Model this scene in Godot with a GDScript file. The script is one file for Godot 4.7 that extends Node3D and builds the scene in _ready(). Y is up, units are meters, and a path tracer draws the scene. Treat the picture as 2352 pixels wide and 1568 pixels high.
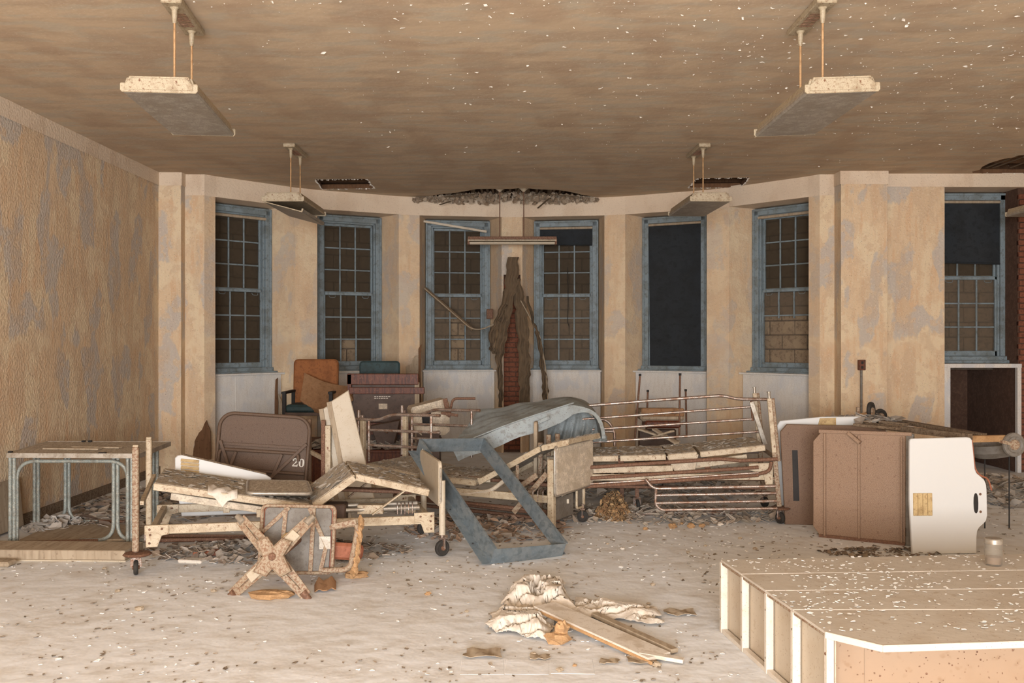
extends Node3D
# An abandoned hospital day room with a bow of six windows. Metres, y up. The camera stands at the
# origin at EYE height and looks along -z; spot()/ground() turn a sight line and a depth into a point.

const F := 2200.0
const CX := 1176.0
const CY := 784.0
const EYE := 1.70
const CEIL := 3.87
const BAY_R := 4.74
const BAY_Z := 9.9
var org := {}
var used := {}
var M := {}
var rng := RandomNumberGenerator.new()

class MB:
	var v := PackedVector3Array()
	var n := PackedVector3Array()
	var c := PackedColorArray()
	var ix := PackedInt32Array()
	var tint = null
	func put(p: Vector3, nn: Vector3) -> int:
		v.append(p)
		n.append(nn)
		if tint != null:
			c.append(tint)
		return v.size() - 1
	func tri(a: Vector3, b: Vector3, d: Vector3) -> void:
		var nn := (b - a).cross(d - a).normalized()
		var i := put(a, nn)
		put(b, nn)
		put(d, nn)
		ix.append_array(PackedInt32Array([i, i + 2, i + 1]))
	func quad(a: Vector3, b: Vector3, d: Vector3, e: Vector3) -> void:
		var nn := (d - a).cross(e - b).normalized()
		var i := put(a, nn)
		put(b, nn)
		put(d, nn)
		put(e, nn)
		ix.append_array(PackedInt32Array([i, i + 2, i + 1, i, i + 3, i + 2]))
	func quad_out(a: Vector3, b: Vector3, d: Vector3, e: Vector3, mid: Vector3) -> void:
		if (d - a).cross(e - b).dot((a + b + d + e) * 0.25 - mid) < 0.0:
			quad(e, d, b, a)
		else:
			quad(a, b, d, e)
	func tri_out(a: Vector3, b: Vector3, d: Vector3, mid: Vector3) -> void:
		if (b - a).cross(d - a).dot((a + b + d) / 3.0 - mid) < 0.0:
			tri(d, b, a)
		else:
			tri(a, b, d)
	func box(xf: Transform3D, size: Vector3, bev: float = 0.003) -> void:
		var h := size * 0.5
		var b: float = min(bev, min(h.x, min(h.y, h.z)) * 0.6)
		var o := xf.origin
		var q := []
		for k in 8:
			var s := Vector3(1 if k & 1 else -1, 1 if k & 2 else -1, 1 if k & 4 else -1)
			q.append([xf * (Vector3(h.x, h.y - b, h.z - b) * s), xf * (Vector3(h.x - b, h.y, h.z - b) * s), xf * (Vector3(h.x - b, h.y - b, h.z) * s)])
		for f in [[0, 1, 3, 5, 7], [0, 0, 2, 4, 6], [1, 2, 3, 6, 7], [1, 0, 1, 4, 5], [2, 4, 5, 6, 7], [2, 0, 1, 2, 3]]:
			var ax: int = f[0]
			quad_out(q[f[1]][ax], q[f[2]][ax], q[f[4]][ax], q[f[3]][ax], o)
		for k in 8:
			for ax in 3:
				var j := k ^ (1 << ax)
				if j > k:
					var a1 := (ax + 1) % 3
					var a2 := (ax + 2) % 3
					quad_out(q[k][a1], q[j][a1], q[j][a2], q[k][a2], o)
			tri_out(q[k][0], q[k][1], q[k][2], o)
	func beam(a: Vector3, b: Vector3, w: float, hh: float, up: Vector3 = Vector3.UP, bev: float = 0.003) -> void:
		var z := (b - a).normalized()
		var x := up.cross(z)
		if x.length() < 0.02:
			x = Vector3.RIGHT.cross(z)
			if x.length() < 0.02:
				x = Vector3.BACK.cross(z)
		x = x.normalized()
		var y := z.cross(x)
		box(Transform3D(Basis(x, y, z), (a + b) * 0.5), Vector3(w, hh, a.distance_to(b)), bev)
	func tube(pts: Array, r: float, seg: int = 8, r2: float = -1.0) -> void:
		var m := pts.size()
		var dir: Vector3 = (pts[1] - pts[0]).normalized()
		var x := dir.cross(Vector3.UP)
		if x.length() < 0.1:
			x = dir.cross(Vector3.RIGHT)
		x = x.normalized()
		var ring0 := []
		for i in m:
			var d: Vector3
			if i == 0:
				d = pts[1] - pts[0]
			elif i == m - 1:
				d = pts[i] - pts[i - 1]
			else:
				d = (pts[i] - pts[i - 1]).normalized() + (pts[i + 1] - pts[i]).normalized()
			d = d.normalized()
			x = (x - d * x.dot(d)).normalized()
			var y := d.cross(x)
			var rr := r if r2 < 0.0 else lerpf(r, r2, float(i) / (m - 1))
			var ring := []
			for k in seg:
				var a := TAU * k / seg
				var nn := x * cos(a) + y * sin(a)
				ring.append(put(pts[i] + nn * rr, nn))
			if i > 0:
				for k in seg:
					var k2 := (k + 1) % seg
					ix.append_array(PackedInt32Array([ring0[k], ring[k], ring0[k2], ring0[k2], ring[k], ring[k2]]))
			ring0 = ring
			if i == 0 or i == m - 1:
				var cd := -d if i == 0 else d
				var cc := put(pts[i], cd)
				var rim := []
				for k in seg:
					rim.append(put(v[ring[k]], cd))
				for k in seg:
					var k2 := (k + 1) % seg
					if i == 0:
						ix.append_array(PackedInt32Array([cc, rim[k], rim[k2]]))
					else:
						ix.append_array(PackedInt32Array([cc, rim[k2], rim[k]]))
	func lathe(prof: Array, xf: Transform3D, seg: int = 16) -> void:
		for i in prof.size() - 1:
			var a: Vector2 = prof[i]
			var b: Vector2 = prof[i + 1]
			var nd := Vector2(b.y - a.y, a.x - b.x).normalized()
			var first := v.size()
			for k in seg + 1:
				var t := TAU * k / seg
				var nn := (xf.basis * Vector3(nd.x * cos(t), nd.y, nd.x * sin(t))).normalized()
				put(xf * Vector3(a.x * cos(t), a.y, a.x * sin(t)), nn)
				put(xf * Vector3(b.x * cos(t), b.y, b.x * sin(t)), nn)
			for k in seg:
				var j := first + k * 2
				ix.append_array(PackedInt32Array([j, j + 3, j + 1, j, j + 2, j + 3]))
	func prism(poly: PackedVector2Array, depth: float, xf: Transform3D, bev: float = 0.0) -> void:
		var p := poly
		if Geometry2D.is_polygon_clockwise(p):
			p = p.duplicate()
			p.reverse()
		var m := p.size()
		var inner := PackedVector2Array()
		for i in m:
			var d1 := (p[i] - p[(i + m - 1) % m]).normalized()
			var d2 := (p[(i + 1) % m] - p[i]).normalized()
			var nn := (Vector2(-d1.y, d1.x) + Vector2(-d2.y, d2.x))
			nn = nn / max(0.3, nn.length_squared() * 0.5)
			inner.append(p[i] + nn * bev)
		var tr := Geometry2D.triangulate_polygon(p)
		var h := depth * 0.5
		var fz := (xf.basis * Vector3(0, 0, 1)).normalized()
		for side in [1.0, -1.0]:
			var base := v.size()
			for i in m:
				put(xf * Vector3(inner[i].x, inner[i].y, h * side), fz * side)
			for t in range(0, tr.size(), 3):
				var a := inner[tr[t]]
				var b := inner[tr[t + 1]]
				var d := inner[tr[t + 2]]
				var ccw: bool = (b - a).cross(d - a) > 0.0
				if ccw == (side > 0.0):
					ix.append_array(PackedInt32Array([base + tr[t], base + tr[t + 2], base + tr[t + 1]]))
				else:
					ix.append_array(PackedInt32Array([base + tr[t], base + tr[t + 1], base + tr[t + 2]]))
		for i in m:
			var j := (i + 1) % m
			var a := p[i]
			var b := p[j]
			quad(xf * Vector3(a.x, a.y, -h + bev), xf * Vector3(b.x, b.y, -h + bev), xf * Vector3(b.x, b.y, h - bev), xf * Vector3(a.x, a.y, h - bev))
			if bev > 0.0:
				var ai := inner[i]
				var bi := inner[j]
				quad(xf * Vector3(a.x, a.y, h - bev), xf * Vector3(b.x, b.y, h - bev), xf * Vector3(bi.x, bi.y, h), xf * Vector3(ai.x, ai.y, h))
				quad(xf * Vector3(ai.x, ai.y, -h), xf * Vector3(bi.x, bi.y, -h), xf * Vector3(b.x, b.y, -h + bev), xf * Vector3(a.x, a.y, -h + bev))
	func slab(rows: Array, thick_in) -> void:
		# rows of points: a soft sheet with real thickness below its top face
		var ny := rows.size()
		var nx: int = rows[0].size()
		var th := []
		for i in nx:
			th.append(thick_in[i] if thick_in is Array else thick_in)
		var nor := []
		for j in ny:
			var r := []
			for i in nx:
				var du: Vector3 = rows[j][min(i + 1, nx - 1)] - rows[j][max(i - 1, 0)]
				var dv: Vector3 = rows[min(j + 1, ny - 1)][i] - rows[max(j - 1, 0)][i]
				r.append(du.cross(dv).normalized())
			nor.append(r)
		for side in [0, 1]:
			var base := v.size()
			var sg := 1.0 if side == 0 else -1.0
			for j in ny:
				for i in nx:
					put(rows[j][i] - nor[j][i] * th[i] * side, nor[j][i] * sg)
			for j in ny - 1:
				for i in nx - 1:
					var a := base + j * nx + i
					if side == 0:
						ix.append_array(PackedInt32Array([a, a + nx, a + 1, a + 1, a + nx, a + nx + 1]))
					else:
						ix.append_array(PackedInt32Array([a, a + 1, a + nx, a + 1, a + nx + 1, a + nx]))
		var mid := Vector3.ZERO
		for j in ny:
			for i in nx:
				mid += rows[j][i]
		mid /= float(nx * ny)
		for e in [[0, 0, 1, 0, nx - 1], [0, ny - 1, 1, 0, nx - 1], [0, 0, 0, 1, ny - 1], [nx - 1, 0, 0, 1, ny - 1]]:
			for k in e[4]:
				var i1: int = e[0] + e[2] * k
				var j1: int = e[1] + e[3] * k
				var i2: int = i1 + e[2]
				var j2: int = j1 + e[3]
				var a: Vector3 = rows[j1][i1]
				var b: Vector3 = rows[j2][i2]
				quad_out(a, b, b - nor[j2][i2] * th[i2], a - nor[j1][i1] * th[i1], mid)
	func blob(at: Vector3, r: Vector3, r3: RandomNumberGenerator, rough: float = 0.25, nu: int = 8, nv: int = 6) -> void:
		var g := []
		for j in nv + 1:
			var row := []
			var a := PI * j / nv
			for i in nu:
				var b := TAU * i / nu
				var k := 1.0 + r3.randf_range(-rough, rough)
				if j == 0 or j == nv:
					k = 0.9
				row.append(at + Vector3(sin(a) * cos(b) * r.x, cos(a) * r.y, sin(a) * sin(b) * r.z) * k)
			g.append(row)
		for j in nv:
			for i in nu:
				var i2 := (i + 1) % nu
				if j > 0:
					tri_out(g[j][i], g[j][i2], g[j + 1][i], at)
				if j < nv - 1:
					tri_out(g[j][i2], g[j + 1][i2], g[j + 1][i], at)
	func flake(at: Vector3, nn: Vector3, r: float, r3: RandomNumberGenerator, thick: float = 0.002, curl: float = 0.0, stretch: float = 1.0) -> void:
		var x := nn.cross(Vector3(r3.randf_range(-1, 1), r3.randf_range(-1, 1), r3.randf_range(-1, 1))).normalized()
		var y := nn.cross(x)
		var m := r3.randi_range(4, 6)
		var top := []
		for k in m:
			var a := TAU * (k + r3.randf_range(-0.3, 0.3)) / m
			var rr := r * r3.randf_range(0.6, 1.2)
			top.append(at + x * cos(a) * rr * stretch + y * sin(a) * rr + nn * (thick + curl * r * r3.randf_range(0.0, 1.0)))
		var mid := at + nn * thick
		for k in m:
			var a: Vector3 = top[k]
			var b: Vector3 = top[(k + 1) % m]
			tri(mid, a, b)
			quad(a, a - nn * thick, b - nn * thick, b)

# ---------------------------------------------------------------- placing, naming, committing
func spot(px: float, py: float, d: float) -> Vector3:
	return Vector3((px - CX) * d / F, EYE + (CY - py) * d / F, -d)
func ground(px: float, py: float) -> Vector3:
	var d := EYE * F / (py - CY)
	return Vector3((px - CX) * d / F, 0.0, -d)
func level(px: float, py: float, y: float) -> Vector3:
	var d := (EYE - y) * F / (py - CY)
	return Vector3((px - CX) * d / F, y, -d)
func numbered(called: String) -> String:
	var k: int = used.get(called, -1) + 1
	used[called] = k
	return called if k == 0 else "%s_%03d" % [called, k]
func tag(o: Node, label: String, category: String, group: String = "") -> void:
	o.set_meta("label", label)
	o.set_meta("category", category)
	if group != "":
		o.set_meta("group", group)
func thing(called: String, label: String, category: String, at: Vector3 = Vector3.ZERO, group: String = "") -> Node3D:
	var o := Node3D.new()
	o.name = numbered(called)
	add_child(o)
	o.position = at
	org[o] = at
	tag(o, label, category, group)
	return o
func obj(called: String, mb: MB, m: Material, parent: Node3D = self) -> MeshInstance3D:
	var o: Vector3 = org.get(parent, Vector3.ZERO)
	if parent == self and mb.v.size() > 0:
		var lo: Vector3 = mb.v[0]
		var hi: Vector3 = mb.v[0]
		for p in mb.v:
			lo = lo.min(p)
			hi = hi.max(p)
		o = Vector3((lo.x + hi.x) * 0.5, lo.y, (lo.z + hi.z) * 0.5)
	var vv := mb.v.duplicate()
	for i in vv.size():
		vv[i] -= o
	var ar := []
	ar.resize(Mesh.ARRAY_MAX)
	ar[Mesh.ARRAY_VERTEX] = vv
	ar[Mesh.ARRAY_NORMAL] = mb.n
	ar[Mesh.ARRAY_INDEX] = mb.ix
	if mb.c.size() == vv.size():
		ar[Mesh.ARRAY_COLOR] = mb.c
	var am := ArrayMesh.new()
	am.add_surface_from_arrays(Mesh.PRIMITIVE_TRIANGLES, ar)
	am.surface_set_material(0, m)
	var mi := MeshInstance3D.new()
	mi.mesh = am
	mi.cast_shadow = GeometryInstance3D.SHADOW_CASTING_SETTING_ON
	if parent == self:
		mi.name = numbered(called)
		add_child(mi)
		mi.position = o
	else:
		mi.name = called
		parent.add_child(mi, true)
	org[mi] = o
	return mi
func stuff(o: Node) -> void:
	o.set_meta("kind", "stuff")
func struct(called: String, mb: MB, m: Material, parent: Node3D = self) -> MeshInstance3D:
	var o := obj(called, mb, m, parent)
	if parent == self:
		o.set_meta("kind", "structure")
	return o
func struct_node(called: String) -> Node3D:
	var o := Node3D.new()
	o.name = numbered(called)
	add_child(o)
	o.set_meta("kind", "structure")
	org[o] = Vector3.ZERO
	return o
func one_box(called: String, at: Vector3, size: Vector3, m: Material, parent: Node3D = self, bev: float = 0.003) -> MeshInstance3D:
	var b := MB.new()
	b.box(Transform3D(Basis(), at), size, bev)
	return obj(called, b, m, parent)
func one_beam(called: String, a: Vector3, e: Vector3, w: float, h: float, m: Material, parent: Node3D = self, up: Vector3 = Vector3.UP, bev: float = 0.003) -> MeshInstance3D:
	var b := MB.new()
	b.beam(a, e, w, h, up, bev)
	return obj(called, b, m, parent)
func one_tube(called: String, pts: Array, r: float, m: Material, parent: Node3D = self, seg: int = 8) -> MeshInstance3D:
	var b := MB.new()
	b.tube(pts, r, seg)
	return obj(called, b, m, parent)
func solid_box(called: String, lo: Vector3, hi: Vector3, m: Material, parent: Node3D = self) -> MeshInstance3D:
	var b := MB.new()
	b.box(Transform3D(Basis(), (lo + hi) * 0.5), hi - lo, 0.0)
	return struct(called, b, m, parent)
func fillet(pts: Array, rad: float, steps: int = 5) -> Array:
	var out := [pts[0]]
	for i in range(1, pts.size() - 1):
		var a: Vector3 = pts[i - 1]
		var b: Vector3 = pts[i]
		var c: Vector3 = pts[i + 1]
		var r: float = min(rad, min(a.distance_to(b), b.distance_to(c)) * 0.49)
		var p0 := b + (a - b).normalized() * r
		var p2 := b + (c - b).normalized() * r
		for k in steps + 1:
			var t := float(k) / steps
			out.append(p0.lerp(b, t).lerp(b.lerp(p2, t), t))
	out.append(pts[-1])
	return out
func round_rect(w: float, h: float, r: float, steps: int = 4) -> PackedVector2Array:
	var p := PackedVector2Array()
	for q in [[1, 1, 0.0], [-1, 1, 0.5], [-1, -1, 1.0], [1, -1, 1.5]]:
		for k in steps + 1:
			var a: float = PI * (q[2] + 0.5 * k / steps)
			p.append(Vector2(q[0] * (w * 0.5 - r) + cos(a) * r, q[1] * (h * 0.5 - r) + sin(a) * r))
	return p
func facing(at: Vector3, x: Vector3, y: Vector3) -> Transform3D:
	var z := x.cross(y).normalized()
	x = x.normalized()
	return Transform3D(Basis(x, z.cross(x), z), at)

# ---------------------------------------------------------------- textures and materials
func grain(w: int, h: int, freq: float, seed_n: int, octaves: int = 3, sx: int = 1, sy: int = 1, cell: bool = false) -> PackedByteArray:
	var fn := FastNoiseLite.new()
	fn.noise_type = FastNoiseLite.TYPE_CELLULAR if cell else FastNoiseLite.TYPE_SIMPLEX_SMOOTH
	fn.seed = seed_n
	fn.frequency = freq
	fn.fractal_octaves = octaves
	if octaves <= 1:
		fn.fractal_type = FastNoiseLite.FRACTAL_NONE
	var im := fn.get_seamless_image(w / sx, h / sy)
	if sx > 1 or sy > 1:
		im.resize(w, h, Image.INTERPOLATE_CUBIC)
	return im.get_data()
func compose(w: int, h: int, base: Color, layers: Array) -> ImageTexture:
	var out := PackedByteArray()
	out.resize(w * h * 3)
	var br := base.r8
	var bg := base.g8
	var bb := base.b8
	for i in w * h:
		var j := i * 3
		out[j] = br
		out[j + 1] = bg
		out[j + 2] = bb
	for l in layers:
		var b: PackedByteArray = l[0]
		var col: Color = l[3]
		var lut := PackedInt32Array()
		for k in 256:
			lut.append(int(256.0 * col.a * smoothstep(l[1], l[2], k / 255.0)))
		var r := col.r8
		var g := col.g8
		var bl := col.b8
		for i in w * h:
			var a := lut[b[i]]
			if a == 0:
				continue
			var j := i * 3
			out[j] += ((r - out[j]) * a) >> 8
			out[j + 1] += ((g - out[j + 1]) * a) >> 8
			out[j + 2] += ((bl - out[j + 2]) * a) >> 8
	var im := Image.create_from_data(w, h, false, Image.FORMAT_RGB8, out)
	return ImageTexture.create_from_image(im)
func rgb(r: int, g: int, b: int, a: float = 1.0) -> Color:
	return Color(r / 255.0, g / 255.0, b / 255.0, a)
func mat(col: Color, rough: float, tex: Texture2D = null, per_metre: float = 1.0, metal: float = 0.0, world: bool = false) -> StandardMaterial3D:
	var m := StandardMaterial3D.new()
	m.albedo_color = col
	m.roughness = rough
	m.metallic = metal
	if tex:
		m.albedo_texture = tex
		m.uv1_triplanar = true
		m.uv1_world_triplanar = world
		m.uv1_scale = Vector3.ONE * per_metre
	return m
func relief(m: StandardMaterial3D, nt: Texture2D, s: float) -> StandardMaterial3D:
	m.normal_enabled = true
	m.normal_texture = nt
	m.normal_scale = s
	return m
func make_materials() -> void:
	var s := 512
	var fine := grain(s, s, 0.12, 1, 2)
	var mid := grain(s, s, 0.03, 2, 4)
	var big := grain(s, s, 0.008, 3, 4)
	var fine2 := grain(s, s, 0.2, 4, 1)
	var streak := grain(s, s, 0.05, 5, 3, 1, 8)
	# a plain worn surface, tinted by the material colour
	var worn := compose(s, s, rgb(232, 230, 226), [[big, 0.45, 0.75, rgb(190, 180, 168, 0.6)], [mid, 0.55, 0.8, rgb(165, 150, 135, 0.5)], [fine, 0.62, 0.8, rgb(250, 248, 240, 0.4)], [fine2, 0.84, 0.94, rgb(80, 60, 45, 0.6)]])
	var dusty := compose(s, s, rgb(205, 200, 195), [[mid, 0.4, 0.65, rgb(240, 236, 230, 0.7)], [fine, 0.5, 0.8, rgb(160, 150, 140, 0.5)], [big, 0.5, 0.7, rgb(178, 168, 155, 0.5)]])
	var enamel := compose(s, s, rgb(236, 234, 230), [[big, 0.45, 0.8, rgb(222, 215, 205, 0.5)], [mid, 0.7, 0.85, rgb(206, 192, 174, 0.5)], [fine2, 0.9, 0.96, rgb(110, 76, 54, 0.8)]])
	# cream enamel with rust freckles
	var cream := compose(s, s, rgb(214, 203, 182), [[big, 0.5, 0.8, rgb(184, 168, 144, 0.8)], [mid, 0.6, 0.75, rgb(160, 138, 112, 0.5)], [fine2, 0.78, 0.88, rgb(120, 78, 50, 0.9)], [mid, 0.76, 0.86, rgb(126, 76, 48, 0.9)]])
	var rusty := compose(s, s, rgb(112, 78, 58), [[fine, 0.5, 0.75, rgb(84, 52, 38, 0.9)], [mid, 0.5, 0.7, rgb(148, 112, 86, 0.7)], [fine2, 0.76, 0.88, rgb(196, 180, 160, 0.8)]])
	var chrome := compose(s, s, rgb(196, 188, 178), [[fine, 0.42, 0.6, rgb(112, 76, 56, 0.95)], [big, 0.5, 0.7, rgb(120, 84, 62, 0.8)], [fine2, 0.7, 0.85, rgb(225, 218, 208, 0.8)]])
	var chip := compose(s, s, rgb(178, 164, 143), [[mid, 0.45, 0.62, rgb(140, 104, 80, 0.9)], [fine, 0.6, 0.8, rgb(104, 76, 58, 0.8)], [fine2, 0.8, 0.9, rgb(220, 208, 188, 0.8)]])
	var tealt := compose(s, s, rgb(146, 154, 148), [[mid, 0.52, 0.66, rgb(184, 182, 170, 0.8)], [big, 0.5, 0.75, rgb(126, 124, 114, 0.8)], [fine, 0.6, 0.75, rgb(98, 82, 66, 0.85)]])
	var peel := compose(s, s, rgb(190, 178, 160), [[mid, 0.5, 0.6, rgb(162, 147, 128, 0.9)], [fine, 0.62, 0.72, rgb(96, 82, 68, 0.9)], [streak, 0.62, 0.75, rgb(206, 196, 178, 0.8)], [fine2, 0.8, 0.9, rgb(226, 218, 202, 0.9)]])
	var wood := compose(s, s, rgb(176, 163, 144), [[streak, 0.5, 0.8, rgb(148, 133, 114, 0.6)], [grain(s, s, 0.02, 9, 3, 1, 16), 0.5, 0.75, rgb(192, 180, 162, 0.6)], [mid, 0.66, 0.85, rgb(128, 112, 94, 0.5)]])
	var darkwood := compose(s, s, rgb(112, 62, 38), [[streak, 0.45, 0.7, rgb(76, 40, 26, 0.8)], [mid, 0.62, 0.8, rgb(140, 92, 62, 0.6)], [fine2, 0.84, 0.93, rgb(176, 150, 124, 0.7)]])
	var freckle := compose(s, s, rgb(150, 122, 98), [[fine2, 0.55, 0.75, rgb(112, 86, 68, 0.9)], [fine, 0.6, 0.8, rgb(158, 134, 112, 0.8)], [mid, 0.72, 0.84, rgb(104, 72, 54, 0.6)]])
	var steel := compose(s, s, rgb(116, 127, 132), [[big, 0.45, 0.65, rgb(148, 150, 146, 0.6)], [mid, 0.55, 0.65, rgb(92, 100, 104, 0.7)], [fine, 0.7, 0.85, rgb(168, 166, 160, 0.5)]])
	var rag := compose(s, s, rgb(218, 208, 194), [[big, 0.55, 0.8, rgb(186, 168, 146, 0.7)], [mid, 0.6, 0.8, rgb(200, 186, 168, 0.7)], [fine, 0.7, 0.9, rgb(150, 130, 110, 0.4)]])
	var brickt := compose(s, s, rgb(132, 82, 60), [[mid, 0.5, 0.7, rgb(104, 62, 46, 0.8)], [fine, 0.62, 0.8, rgb(160, 118, 94, 0.6)]])
	var blockt := compose(s, s, rgb(168, 150, 128), [[mid, 0.5, 0.7, rgb(140, 122, 102, 0.8)], [fine, 0.6, 0.8, rgb(196, 180, 158, 0.6)], [big, 0.55, 0.7, rgb(184, 166, 140, 0.8)]])
	# room surfaces
	var w := 1024
	var wbig := grain(w, w, 0.006, 21, 5, 1, 2)
	var wbig2 := grain(w, w, 0.007, 22, 5, 1, 2)
	var wstreak := grain(w, w, 0.035, 23, 4, 1, 8)
	var wfine := grain(w, w, 0.09, 24, 3)
	var wspeck := grain(w, w, 0.22, 25, 1)
	var wmid := grain(w, w, 0.02, 26, 4)
	var plaster := compose(w, w, rgb(218, 191, 157), [[wstreak, 0.48, 0.75, rgb(210, 170, 132, 0.5)], [wbig2, 0.52, 0.66, rgb(227, 207, 174, 0.7)], [wbig, 0.55, 0.64, rgb(188, 179, 171, 0.75)], [grain(w, w, 0.011, 27, 5, 1, 3), 0.55, 0.72, rgb(198, 170, 140, 0.45)], [wmid, 0.58, 0.7, rgb(210, 182, 150, 0.7)], [wfine, 0.62, 0.8, rgb(226, 210, 186, 0.45)], [wfine, 0.2, 0.05, rgb(160, 136, 112, 0.5)], [wspeck, 0.9, 0.96, rgb(92, 74, 58, 0.7)]])
	var sooty := compose(w, w, rgb(200, 177, 148), [[grain(w, w, 0.012, 31, 5, 4, 1), 0.42, 0.75, rgb(180, 157, 132, 0.75)], [grain(w, w, 0.02, 32, 4, 3, 1), 0.5, 0.75, rgb(188, 176, 156, 0.7)], [wfine, 0.55, 0.8, rgb(208, 190, 166, 0.4)], [wbig, 0.5, 0.8, rgb(176, 150, 124, 0.5)], [wspeck, 0.9, 0.96, rgb(226, 214, 194, 0.9)]])
	var cove := compose(w, w, rgb(222, 202, 178), [[wbig, 0.45, 0.7, rgb(210, 186, 160, 0.7)], [wfine, 0.6, 0.8, rgb(228, 208, 180, 0.5)], [wspeck, 0.88, 0.95, rgb(120, 94, 72, 0.7)]])
	var panelt := compose(w, w, rgb(218, 213, 205), [[wstreak, 0.5, 0.8, rgb(204, 196, 186, 0.5)], [wfine, 0.55, 0.75, rgb(196, 184, 168, 0.5)], [wbig, 0.5, 0.7, rgb(200, 200, 200, 0.8)], [wspeck, 0.76, 0.9, rgb(158, 148, 136, 0.6)]])
	var fw := 2048
	var f1 := grain(fw, fw, 0.004, 41, 5)
	var f2 := grain(fw, fw, 0.016, 42, 4, 2, 2)
	var f3 := grain(fw, fw, 0.11, 43, 2)
	var floort := compose(fw, fw, rgb(232, 234, 236), [[f1, 0.5, 0.8, rgb(219, 217, 213, 0.6)], [f2, 0.56, 0.85, rgb(212, 208, 202, 0.45)], [f3, 0.62, 0.84, rgb(240, 238, 234, 0.6)], [f3, 0.2, 0.06, rgb(176, 164, 150, 0.6)]])
	var bump := Image.create_from_data(w, w, false, Image.FORMAT_L8, wfine)
	bump.convert(Image.FORMAT_RGBA8)
	bump.bump_map_to_normal_map(3.0)
	var bumps := ImageTexture.create_from_image(bump)
	var bump2 := Image.create_from_data(w, w, false, Image.FORMAT_L8, wmid)
	bump2.convert(Image.FORMAT_RGBA8)
	bump2.bump_map_to_normal_map(6.0)
	var bumps2 := ImageTexture.create_from_image(bump2)
	M.plaster = relief(mat(Color.WHITE, 0.92, plaster, 0.27, 0.0, true), bumps, 0.5)
	M.ceiling = relief(mat(Color.WHITE, 0.95, sooty, 0.22, 0.0, true), bumps2, 0.12)
	M.cove = relief(mat(Color.WHITE, 0.92, cove, 0.3, 0.0, true), bumps, 0.4)
	M.panel = mat(Color.WHITE, 0.85, panelt, 0.5, 0.0, true)
	M.floor = relief(mat(Color.WHITE, 0.95, floort, 0.2, 0.0, true), bumps2, 0.22)
	M.blue_paint = mat(rgb(140, 156, 165), 0.6, worn, 0.7)
	M.block = mat(rgb(212, 204, 194), 0.95, blockt, 0.9)
	M.mortar = mat(rgb(120, 108, 94), 0.95, dusty, 1.0)
	M.brick = mat(rgb(235, 225, 220), 0.95, brickt, 1.4)
	M.brick_mortar = mat(rgb(112, 84, 68), 0.95, dusty, 1.0)
	M.cream = mat(rgb(232, 224, 212), 0.55, cream, 1.6)
	M.cream_clean = mat(rgb(208, 195, 174), 0.5, enamel, 0.9)
	M.taupe = mat(rgb(206, 200, 196), 0.65, freckle, 1.6, 0.05)
	M.taupe_dark = mat(rgb(182, 178, 176), 0.65, freckle, 1.6, 0.05)
	M.lamp_cream = mat(rgb(206, 199, 186), 0.5, cream, 2.2)
	M.lamp_under = relief(mat(rgb(178, 173, 164), 0.45, dusty, 0.9), bumps, 0.25)
	M.rust = mat(Color.WHITE, 0.75, rusty, 3.0, 0.15)
	M.chrome = mat(Color.WHITE, 0.33, chrome, 2.2, 0.55)
	M.chip = mat(rgb(236, 230, 222), 0.7, chip, 2.5)
	M.peel = relief(mat(Color.WHITE, 0.95, peel, 1.5), bumps2, 0.6)
	M.wood = mat(rgb(240, 232, 222), 0.85, wood, 1.0)
	M.pale_wood = mat(rgb(244, 232, 212), 0.85, dusty, 0.8)
	M.dark_wood = mat(rgb(235, 225, 220), 0.55, darkwood, 1.1)
	M.dark_panel = mat(rgb(98, 78, 66), 0.6, worn, 0.9)
	M.freckle = mat(Color.WHITE, 0.7, freckle, 1.6, 0.05)
	M.steel = mat(rgb(248, 250, 252), 0.55, steel, 0.8, 0.25)
	M.teal_tube = mat(Color.WHITE, 0.5, tealt, 2.0, 0.1)
	M.alu = mat(rgb(206, 200, 190), 0.4, worn, 1.2, 0.35)
	M.rag = mat(Color.WHITE, 0.95, rag, 0.9)
	M.white_board = mat(rgb(212, 211, 207), 0.4, null)
	M.white_enamel = mat(rgb(232, 222, 209), 0.5, enamel, 1.2)
	M.beige_enamel = mat(rgb(208, 194, 174), 0.5, enamel, 0.8)
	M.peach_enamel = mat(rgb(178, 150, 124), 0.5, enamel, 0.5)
	M.top_enamel = relief(mat(rgb(218, 210, 199), 0.7, enamel, 0.6), bumps2, 0.12)
	M.yellow_wood = mat(rgb(216, 188, 138), 0.7, worn, 1.5)
	M.rubber = mat(rgb(58, 54, 50), 0.8, worn, 2.0)
	M.black = mat(rgb(40, 36, 33), 0.7, worn, 2.0)
	M.blind = mat(rgb(42, 48, 54), 0.9, worn, 0.6)
	M.mattress = mat(rgb(170, 180, 184), 0.6, worn, 0.6)
	M.orange_cloth = mat(rgb(158, 100, 56), 0.85, worn, 1.2)
	M.brown_pad = mat(rgb(170, 130, 94), 0.85, worn, 1.0)
	M.teal_cloth = mat(rgb(52, 76, 80), 0.7, worn, 1.0)
	M.seat_red = mat(rgb(180, 112, 84), 0.6, worn, 1.5)
	M.seat_grey = mat(rgb(132, 126, 118), 0.6, worn, 1.5)
	M.foam = mat(rgb(216, 176, 130), 0.95, dusty, 2.0)
	M.orange_wood = mat(rgb(206, 164, 118), 0.6, worn, 1.0)
	M.lath = mat(rgb(152, 137, 120), 0.95, wood, 4.0)
	M.hole = mat(rgb(158, 124, 98), 0.95, wood, 1.0)
	M.grime = mat(rgb(168, 152, 136), 0.95, peel, 1.0)
	M.white_print = mat(rgb(226, 218, 204), 0.7, null)
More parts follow.
